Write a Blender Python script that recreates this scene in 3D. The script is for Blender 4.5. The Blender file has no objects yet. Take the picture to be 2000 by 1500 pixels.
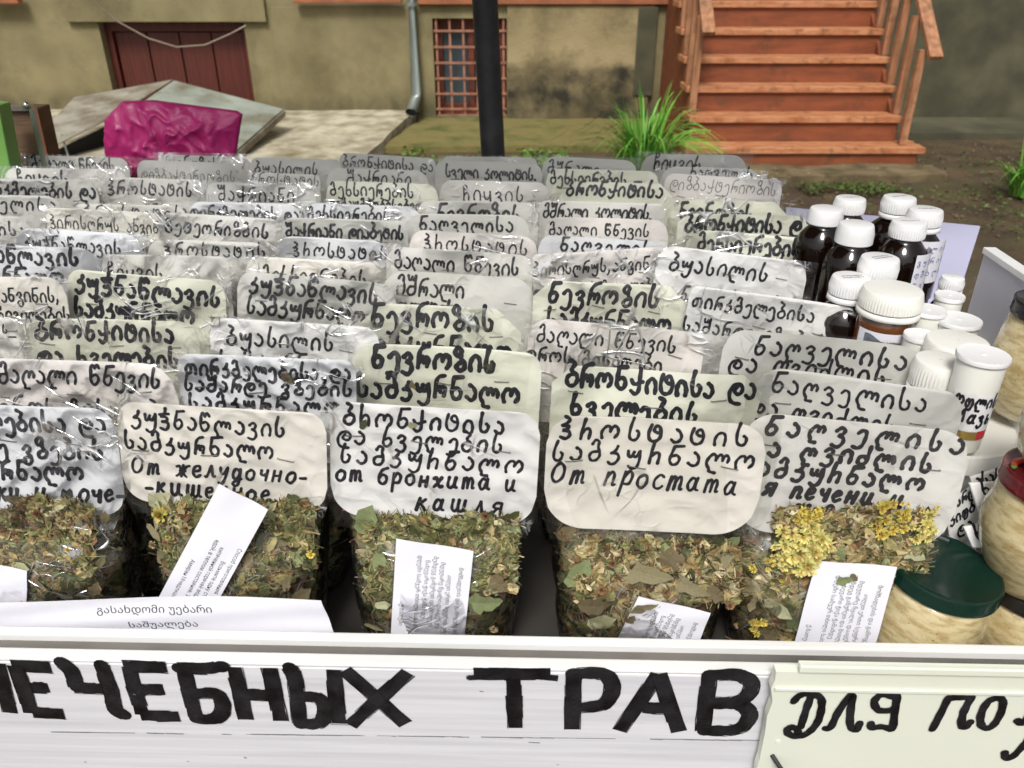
import bpy, math, random
from mathutils import Vector, Matrix, noise, Quaternion
random.seed(7)
R = math.radians
scene = bpy.context.scene
COL = scene.collection

# ---------------------------------------------------------------- camera, sky, sun, exposure
CAMZ, PITCH, FPX = 1.35, R(28), 1570.0
cam = bpy.data.cameras.new("camera")
cam.sensor_width = 36
cam.lens = FPX / 2000 * 36
cam.clip_start, cam.clip_end = 0.02, 200
cam.dof.use_dof = True
cam.dof.focus_distance = 0.72
cam.dof.aperture_fstop = 13
camo = bpy.data.objects.new("camera", cam)
camo.location = (0, 0, CAMZ)
camo.rotation_euler = (R(90) - PITCH, 0, 0)
COL.objects.link(camo)
scene.camera = camo

SUN_EL, SUN_AZ = R(52), R(194)          # the sun is behind the camera, high, veiled by cloud
world = bpy.data.worlds.new("World")
scene.world = world
world.use_nodes = True
wn = world.node_tree.nodes
bg = wn["Background"]
sky = wn.new("ShaderNodeTexSky")
sky.sky_type = 'NISHITA'
sky.sun_disc = False
sky.sun_elevation = SUN_EL
sky.sun_rotation = SUN_AZ
sky.air_density = 1.0
sky.dust_density = 4.0
sky.ozone_density = 1.0
hs = wn.new("ShaderNodeHueSaturation")
hs.inputs["Saturation"].default_value = 0.25      # thin white cloud over the blue
world.node_tree.links.new(sky.outputs[0], hs.inputs["Color"])
world.node_tree.links.new(hs.outputs[0], bg.inputs[0])
bg.inputs[1].default_value = 0.118
sl = bpy.data.lights.new("sun", 'SUN')
sl.energy = 2.35
sl.angle = R(16)
sl.color = (1.0, 0.97, 0.92)
so = bpy.data.objects.new("sun", sl)
sd = Vector((math.sin(SUN_AZ) * math.cos(SUN_EL), math.cos(SUN_AZ) * math.cos(SUN_EL), math.sin(SUN_EL)))
so.rotation_euler = sd.to_track_quat('Z', 'Y').to_euler()
COL.objects.link(so)
scene.view_settings.view_transform = 'Standard'
scene.view_settings.look = 'None'
scene.view_settings.exposure = 0.12
scene.view_settings.gamma = 1.0
scene.view_settings.use_curve_mapping = False
scene.cycles.max_bounces = 8
scene.cycles.diffuse_bounces = 3
scene.cycles.glossy_bounces = 4
scene.cycles.transmission_bounces = 6
scene.cycles.transparent_max_bounces = 24
scene.cycles.use_denoising = True
scene.cycles.sample_clamp_indirect = 6
scene.cycles.use_adaptive_sampling = True
scene.cycles.adaptive_threshold = 0.02

# ---------------------------------------------------------------- helpers
CAM = Vector((0, 0, CAMZ))
FW = Vector((0, math.cos(PITCH), -math.sin(PITCH)))
UPV = Vector((0, math.sin(PITCH), math.cos(PITCH)))
RT = Vector((1, 0, 0))
def ray(u, v):
    return FW + RT * ((u - 1000) / FPX) - UPV * ((v - 750) / FPX)
def on_z(u, v, z):                      # where the sight line meets a level
    d = ray(u, v); return CAM + d * ((z - CAMZ) / d.z)
def on_y(u, v, y):                      # where it meets an upright plane across the view
    d = ray(u, v); return CAM + d * (y / d.y)
def on_plane(u, v, p, n):
    d = ray(u, v); return CAM + d * ((p - CAM).dot(n) / d.dot(n))

def tag(o, label=None, cat=None, group=None, kind=None):
    if label: o["label"] = label
    if cat: o["category"] = cat
    if group: o["group"] = group
    if kind: o["kind"] = kind
    return o
def empty(name, loc=(0, 0, 0), rz=0.0):
    o = bpy.data.objects.new(name, None)
    o.empty_display_size = 0.02
    o.location = loc
    o.rotation_euler = (0, 0, rz)
    COL.objects.link(o)
    return o
def copy_tree(o, parent=None):
    c = o.copy(); COL.objects.link(c); c.parent = parent
    for ch in list(o.children): copy_tree(ch, c)
    return c

class MB:
    def __init__(s): s.v = []; s.f = []; s.m = []; s.c = []; s.usec = False
    def add(s, verts, faces, mi=0, col=None):
        b = len(s.v)
        s.v.extend(verts)
        for f in faces: s.f.append(tuple(b + i for i in f)); s.m.append(mi)
        if col is not None: s.usec = True
        s.c.extend([col or (1, 1, 1, 1)] * len(verts))
    def box(s, x0, x1, y0, y1, z0, z1, mi=0):
        s.add([Vector(p) for p in ((x0, y0, z0), (x1, y0, z0), (x1, y1, z0), (x0, y1, z0), (x0, y0, z1), (x1, y0, z1), (x1, y1, z1), (x0, y1, z1))],
              [(0, 3, 2, 1), (4, 5, 6, 7), (0, 1, 5, 4), (1, 2, 6, 5), (2, 3, 7, 6), (3, 0, 4, 7)], mi)
    def beam(s, a, b, w, h, mi=0, up=Vector((0, 0, 1))):
        a = Vector(a); b = Vector(b)
        d = (b - a).normalized()
        sd = d.cross(up)
        if sd.length < 1e-4: sd = d.cross(Vector((0, 1, 0)))
        sd.normalize(); u2 = sd.cross(d)
        vs = []
        for p in (a, b):
            for i, j in ((-1, -1), (1, -1), (1, 1), (-1, 1)): vs.append(p + sd * (i * w / 2) + u2 * (j * h / 2))
        s.add(vs, [(0, 1, 2, 3), (7, 6, 5, 4), (0, 4, 5, 1), (1, 5, 6, 2), (2, 6, 7, 3), (3, 7, 4, 0)], mi)
    def tube(s, pts, r, n=8, mi=0, caps=True):
        rings = []
        pts = [Vector(p) for p in pts]
        vs = []; fs = []
        for i, p in enumerate(pts):
            d = (pts[min(i + 1, len(pts) - 1)] - pts[max(i - 1, 0)]).normalized()
            a = d.cross(Vector((0, 0, 1)))
            if a.length < 1e-3: a = d.cross(Vector((0, 1, 0)))
            a.normalize(); b2 = a.cross(d)
            rr = r[i] if isinstance(r, (list, tuple)) else r
            for k in range(n):
                t = 2 * math.pi * k / n
                vs.append(p + a * (math.cos(t) * rr) + b2 * (math.sin(t) * rr))
        for i in range(len(pts) - 1):
            for k in range(n):
                k2 = (k + 1) % n
                fs.append((i * n + k, i * n + k2, (i + 1) * n + k2, (i + 1) * n + k))
        if caps:
            fs.append(tuple(range(n)))
            fs.append(tuple(reversed(range((len(pts) - 1) * n, len(pts) * n))))
        s.add(vs, fs, mi)
    def lathe(s, prof, n=32, mi=0, rib=0.0, ribn=0, ribz=None, close=True):
        vs = []; fs = []
        for (r, z) in prof:
            for k in range(n):
                t = 2 * math.pi * k / n
                rr = r
                if rib and ribz and ribz[0] < z < ribz[1]: rr = r + (rib if k % 2 else -rib * 0.3)
                vs.append(Vector((rr * math.cos(t), rr * math.sin(t), z)))
        for i in range(len(prof) - 1):
            for k in range(n):
                k2 = (k + 1) % n
                fs.append((i * n + k, i * n + k2, (i + 1) * n + k2, (i + 1) * n + k))
        if close:
            fs.append(tuple(reversed(range(n))))
            fs.append(tuple(range((len(prof) - 1) * n, len(prof) * n)))
        s.add(vs, fs, mi)
    def build(s, name, mats, parent=None, smooth=False, loc=None, bevel=0, autos=None):
        me = bpy.data.meshes.new(name)
        me.from_pydata([tuple(v) for v in s.v], [], s.f)
        if not isinstance(mats, (list, tuple)): mats = [mats]
        for m in mats: me.materials.append(m)
        if len(mats) > 1: me.polygons.foreach_set("material_index", s.m)
        if s.usec:
            ca = me.color_attributes.new("tint", 'FLOAT_COLOR', 'POINT')
            flat = [x for c in s.c for x in c]
            ca.data.foreach_set("color", flat)
        if smooth: me.polygons.foreach_set("use_smooth", [True] * len(me.polygons))
        me.update()
        if autos is not None:
            me.polygons.foreach_set("use_smooth", [True] * len(me.polygons))
            me.set_sharp_from_angle(angle=autos)
        o = bpy.data.objects.new(name, me)
        COL.objects.link(o)
        if parent: o.parent = parent
        if loc: o.location = loc
        if bevel:
            b = o.modifiers.new("bevel", 'BEVEL'); b.width = bevel; b.segments = 2; b.limit_method = 'ANGLE'; b.harden_normals = False
        return o

def lin(h):
    h = h.lstrip('#')
    c = [int(h[i:i + 2], 16) / 255 for i in (0, 2, 4)]
    return tuple((x / 12.92 if x <= 0.04045 else ((x + 0.055) / 1.055) ** 2.4) for x in c) + (1,)

def mat(name, c1, c2=None, scale=8.0, rough=0.6, bump=0.0, bscale=60.0, metal=0.0, detail=6.0, stretch=(1, 1, 1), c3=None, s3=2.0, t3=(0.5, 0.65), spec=0.5, coat=0.0, bdist=0.002, lo=0.35, hi=0.65):
    m = bpy.data.materials.new(name); m.use_nodes = True
    nt = m.node_tree; N = nt.nodes; L = nt.links
    p = N["Principled BSDF"]
    if isinstance(c1, str): c1 = lin(c1)
    if isinstance(c2, str): c2 = lin(c2)
    if isinstance(c3, str): c3 = lin(c3)
    p.inputs["Roughness"].default_value = rough
    p.inputs["Metallic"].default_value = metal
    p.inputs["Specular IOR Level"].default_value = spec
    p.inputs["Coat Weight"].default_value = coat
    p.inputs["Base Color"].default_value = tuple(c1[:3]) + (1,)
    tc = N.new("ShaderNodeTexCoord"); mp = N.new("ShaderNodeMapping")
    mp.inputs["Scale"].default_value = stretch
    L.new(tc.outputs["Object"], mp.inputs[0])
    if c2:
        nz = N.new("ShaderNodeTexNoise"); nz.inputs["Scale"].default_value = scale; nz.inputs["Detail"].default_value = detail
        L.new(mp.outputs[0], nz.inputs["Vector"])
        rp = N.new("ShaderNodeValToRGB")
        rp.color_ramp.elements[0].position = lo; rp.color_ramp.elements[1].position = hi
        rp.color_ramp.elements[0].color = tuple(c1[:3]) + (1,); rp.color_ramp.elements[1].color = tuple(c2[:3]) + (1,)
        L.new(nz.outputs[0], rp.inputs[0])
        out = rp.outputs[0]
        if c3:
            n3 = N.new("ShaderNodeTexNoise"); n3.inputs["Scale"].default_value = s3; n3.inputs["Detail"].default_value = 8; n3.inputs["Roughness"].default_value = 0.65
            L.new(tc.outputs["Object"], n3.inputs["Vector"])
            r3 = N.new("ShaderNodeValToRGB")
            r3.color_ramp.elements[0].position, r3.color_ramp.elements[1].position = t3
            L.new(n3.outputs[0], r3.inputs[0])
            mx = N.new("ShaderNodeMix"); mx.data_type = 'RGBA'
            L.new(r3.outputs[0], mx.inputs[0]); L.new(out, mx.inputs[6]); mx.inputs[7].default_value = tuple(c3[:3]) + (1,)
            out = mx.outputs[2]
        L.new(out, p.inputs["Base Color"])
    if bump:
        nb = N.new("ShaderNodeTexNoise"); nb.inputs["Scale"].default_value = bscale; nb.inputs["Detail"].default_value = 6
        L.new(mp.outputs[0], nb.inputs["Vector"])
        b = N.new("ShaderNodeBump"); b.inputs["Strength"].default_value = bump; b.inputs["Distance"].default_value = bdist
        L.new(nb.outputs[0], b.inputs["Height"]); L.new(b.outputs[0], p.inputs["Normal"])
    return m

def tintmat(name, rough=0.75, nscale=120, amount=0.5, trans=0.0, spec=0.3):
    m = bpy.data.materials.new(name); m.use_nodes = True
    nt = m.node_tree; N = nt.nodes; L = nt.links
    p = N["Principled BSDF"]; p.inputs["Roughness"].default_value = rough
    p.inputs["Specular IOR Level"].default_value = spec
    at = N.new("ShaderNodeAttribute"); at.attribute_name = "tint"
    tc = N.new("ShaderNodeTexCoord"); nz = N.new("ShaderNodeTexNoise"); nz.inputs["Scale"].default_value = nscale; nz.inputs["Detail"].default_value = 4
    L.new(tc.outputs["Object"], nz.inputs["Vector"])
    mr = N.new("ShaderNodeMapRange"); mr.inputs[1].default_value = 0.3; mr.inputs[2].default_value = 0.7
    mr.inputs[3].default_value = 1 - amount; mr.inputs[4].default_value = 1 + amount
    L.new(nz.outputs[0], mr.inputs[0])
    vm = N.new("ShaderNodeVectorMath"); vm.operation = 'SCALE'
    L.new(at.outputs["Color"], vm.inputs[0]); L.new(mr.outputs[0], vm.inputs["Scale"])
    L.new(vm.outputs[0], p.inputs["Base Color"])
    bm = N.new("ShaderNodeBump"); bm.inputs["Strength"].default_value = 0.5; bm.inputs["Distance"].default_value = 0.001
    L.new(nz.outputs[0], bm.inputs["Height"]); L.new(bm.outputs[0], p.inputs["Normal"])
    return m

def film_mat(name, gloss=0.0, rough=0.10, tint=0.975, haze=0.012, bump=.35, scale=14.0, dist=0.002, fk=1.0, crease=.5):
    """thin clear cellophane: a see-through sheet with a sheen, and fold glints painted in by a mask of added gloss and white"""
    m = bpy.data.materials.new(name); m.use_nodes = True
    nt = m.node_tree; N = nt.nodes; L = nt.links
    N.remove(N["Principled BSDF"]); out = N["Material Output"]
    def math_(op, a, b=None, c=None, clamp=False):
        n = N.new("ShaderNodeMath"); n.operation = op; n.use_clamp = clamp
        for i, x in enumerate((a, b, c)):
            if x is None: continue
            if isinstance(x, (int, float)): n.inputs[i].default_value = x
            else: L.new(x, n.inputs[i])
        return n.outputs[0]
    def rng_(x, a, b, c=0.0, d=1.0):
        n = N.new("ShaderNodeMapRange"); n.interpolation_type = 'SMOOTHSTEP'
        L.new(x, n.inputs[0])
        for i, v in enumerate((a, b, c, d)): n.inputs[i + 1].default_value = v
        return n.outputs[0]
    tr = N.new("ShaderNodeBsdfTransparent"); tr.inputs[0].default_value = (tint, tint, tint * 0.99, 1)
    gl = N.new("ShaderNodeBsdfGlossy"); gl.inputs["Roughness"].default_value = rough; gl.inputs[0].default_value = (1, 1, 1, 1)
    df = N.new("ShaderNodeBsdfDiffuse"); df.inputs[0].default_value = (0.8, 0.8, 0.8, 1)
    tc = N.new("ShaderNodeTexCoord"); oi = N.new("ShaderNodeObjectInfo")
    ad = N.new("ShaderNodeVectorMath"); ad.operation = 'MULTIPLY_ADD'
    L.new(oi.outputs["Location"], ad.inputs[0]); ad.inputs[1].default_value = (0, 0, 0)
    L.new(tc.outputs["Object"], ad.inputs[2])
    off = N.new("ShaderNodeCombineXYZ"); r9 = math_('MULTIPLY', oi.outputs["Random"], 37.0)
    for i in range(3): L.new(r9, off.inputs[i])
    av = N.new("ShaderNodeVectorMath"); av.operation = 'ADD'; L.new(tc.outputs["Object"], av.inputs[0]); L.new(off.outputs[0], av.inputs[1])
    P = av.outputs[0]
    def stretched(ang, sc):
        r = N.new("ShaderNodeVectorRotate"); r.rotation_type = 'AXIS_ANGLE'; r.inputs["Axis"].default_value = (0, 1, 0)
        a = math_('MULTIPLY_ADD', oi.outputs["Random"], 2.2, ang); L.new(a, r.inputs["Angle"]); L.new(tc.outputs["Object"], r.inputs["Vector"])
        mp = N.new("ShaderNodeMapping"); mp.inputs["Scale"].default_value = sc; L.new(r.outputs[0], mp.inputs[0])
        a2 = N.new("ShaderNodeVectorMath"); a2.operation = 'ADD'; L.new(mp.outputs[0], a2.inputs[0]); L.new(off.outputs[0], a2.inputs[1])
        return a2.outputs[0]
    def noise_(vec, sc, det=2, dis=0.0):
        n = N.new("ShaderNodeTexNoise"); n.inputs["Scale"].default_value = sc; n.inputs["Detail"].default_value = det; n.inputs["Distortion"].default_value = dis
        L.new(vec, n.inputs["Vector"]); return n.outputs[0]
    # long flowing fold glints, drawn as mask lines in two directions
    masks = []
    for ang, sc, s0, wd in ((-.9, (1, 1, .22), 30, .016), (.7, (1, 1, .25), 44, .020)):
        nz = noise_(stretched(ang, sc), s0, .4, .25)
        d = math_('ABSOLUTE', math_('SUBTRACT', nz, .5))
        masks.append(rng_(d, wd, 0.0))
    # crumple: warped cell edges, and a few cells brightened as painted glints
    wv = N.new("ShaderNodeTexNoise"); wv.inputs["Scale"].default_value = 30; wv.inputs["Detail"].default_value = 2; L.new(P, wv.inputs["Vector"])
    mixv = N.new("ShaderNodeMix"); mixv.data_type = 'VECTOR'; mixv.inputs[0].default_value = 0.04
    L.new(P, mixv.inputs[4]); L.new(wv.outputs["Color"], mixv.inputs[5])
    vo = N.new("ShaderNodeTexVoronoi"); vo.feature = 'DISTANCE_TO_EDGE'; vo.inputs["Scale"].default_value = 55; L.new(mixv.outputs[1], vo.inputs["Vector"])
    masks.append(rng_(vo.outputs["Distance"], .045, 0.0))
    vc = N.new("ShaderNodeTexVoronoi"); vc.inputs["Scale"].default_value = 42; L.new(stretched(.3, (1, 1, .4)), vc.inputs["Vector"])
    sp = N.new("ShaderNodeSeparateColor"); L.new(vc.outputs["Color"], sp.inputs[0])
    glint_cells = math_('MULTIPLY', rng_(sp.outputs[0], .86, .90), rng_(vc.outputs["Distance"], .55, .1))
    patch = noise_(P, 22, 2); patch2 = noise_(P, 60, 2)
    pm = math_('MULTIPLY', rng_(patch, .58 - .16 * crease, .72 - .12 * crease), rng_(patch2, .28, .42))
    s = math_('MAXIMUM', math_('MAXIMUM', masks[0], masks[1]), math_('MULTIPLY', masks[2], .35))
    s = math_('MAXIMUM', s, math_('MULTIPLY', glint_cells, .75))
    s = math_('MULTIPLY', math_('MULTIPLY', s, pm), crease)
    hgt = math_('ADD', math_('MULTIPLY', noise_(P, scale, 3, .8), 1.0), math_('MULTIPLY', rng_(vo.outputs["Distance"], 0, .25), .2))
    hgt = math_('ADD', hgt, math_('MULTIPLY', s, .55 / max(crease, .1)))
    bm = N.new("ShaderNodeBump"); bm.inputs["Strength"].default_value = bump; bm.inputs["Distance"].default_value = dist
    L.new(hgt, bm.inputs["Height"]); L.new(bm.outputs[0], gl.inputs["Normal"])
    fr = N.new("ShaderNodeFresnel"); fr.inputs[0].default_value = 1.45; L.new(bm.outputs[0], fr.inputs["Normal"])
    f2 = math_('MULTIPLY_ADD', fr.outputs[0], fk, gloss, True)
    f3 = math_('ADD', f2, s, clamp=True)
    rr = math_('MULTIPLY_ADD', s, .12, rough); L.new(rr, gl.inputs["Roughness"])
    m1 = N.new("ShaderNodeMixShader"); L.new(math_('MULTIPLY_ADD', s, .30, haze), m1.inputs[0])
    L.new(tr.outputs[0], m1.inputs[1]); L.new(df.outputs[0], m1.inputs[2])
    m2 = N.new("ShaderNodeMixShader")
    L.new(f3, m2.inputs[0]); L.new(m1.outputs[0], m2.inputs[1]); L.new(gl.outputs[0], m2.inputs[2])
    L.new(m2.outputs[0], out.inputs[0])
    return m

def catmull(pts, sub=5, closed=False):
    if len(pts) < 3: return list(pts)
    P = [pts[0]] + list(pts) + [pts[-1]]
    out = []
    for i in range(1, len(P) - 2):
        p0, p1, p2, p3 = P[i - 1], P[i], P[i + 1], P[i + 2]
        for k in range(sub):
            t = k / sub
            out.append(tuple(0.5 * ((2 * p1[j]) + (-p0[j] + p2[j]) * t + (2 * p0[j] - 5 * p1[j] + 4 * p2[j] - p3[j]) * t * t + (-p0[j] + 3 * p1[j] - 3 * p2[j] + p3[j]) * t ** 3) for j in (0, 1)))
    out.append(tuple(pts[-1]))
    return out
def ribbon(pts, w, n_cap=5, flat=False):
    """2-D pen stroke of width w: list of (x, y) and faces"""
    n = len(pts); vs = []; fs = []
    L_, R_ = [], []
    for i, p in enumerate(pts):
        a = pts[max(i - 1, 0)]; b = pts[min(i + 1, n - 1)]
        dx, dy = b[0] - a[0], b[1] - a[1]; l = math.hypot(dx, dy) or 1e-9
        nx, ny = -dy / l, dx / l
        h = (w[i] if isinstance(w, list) else w) / 2
        vs.append((p[0] + nx * h, p[1] + ny * h)); vs.append((p[0] - nx * h, p[1] - ny * h))
    for i in range(n - 1): fs.append((2 * i, 2 * i + 1, 2 * i + 3, 2 * i + 2))
    if not flat:
        for (i, j, s) in ((0, 1, -1), (n - 1, n - 2, 1)):
            p, q = pts[i], pts[j]
            a0 = math.atan2(p[1] - q[1], p[0] - q[0]); h = (w[i] if isinstance(w, list) else w) / 2
            base = len(vs)
            for k in range(n_cap + 1):
                a = a0 - math.pi / 2 + math.pi * k / n_cap
                vs.append((p[0] + math.cos(a) * h, p[1] + math.sin(a) * h))
            fs.append(tuple(range(base, base + n_cap + 1)))
    return vs, fs

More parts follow.
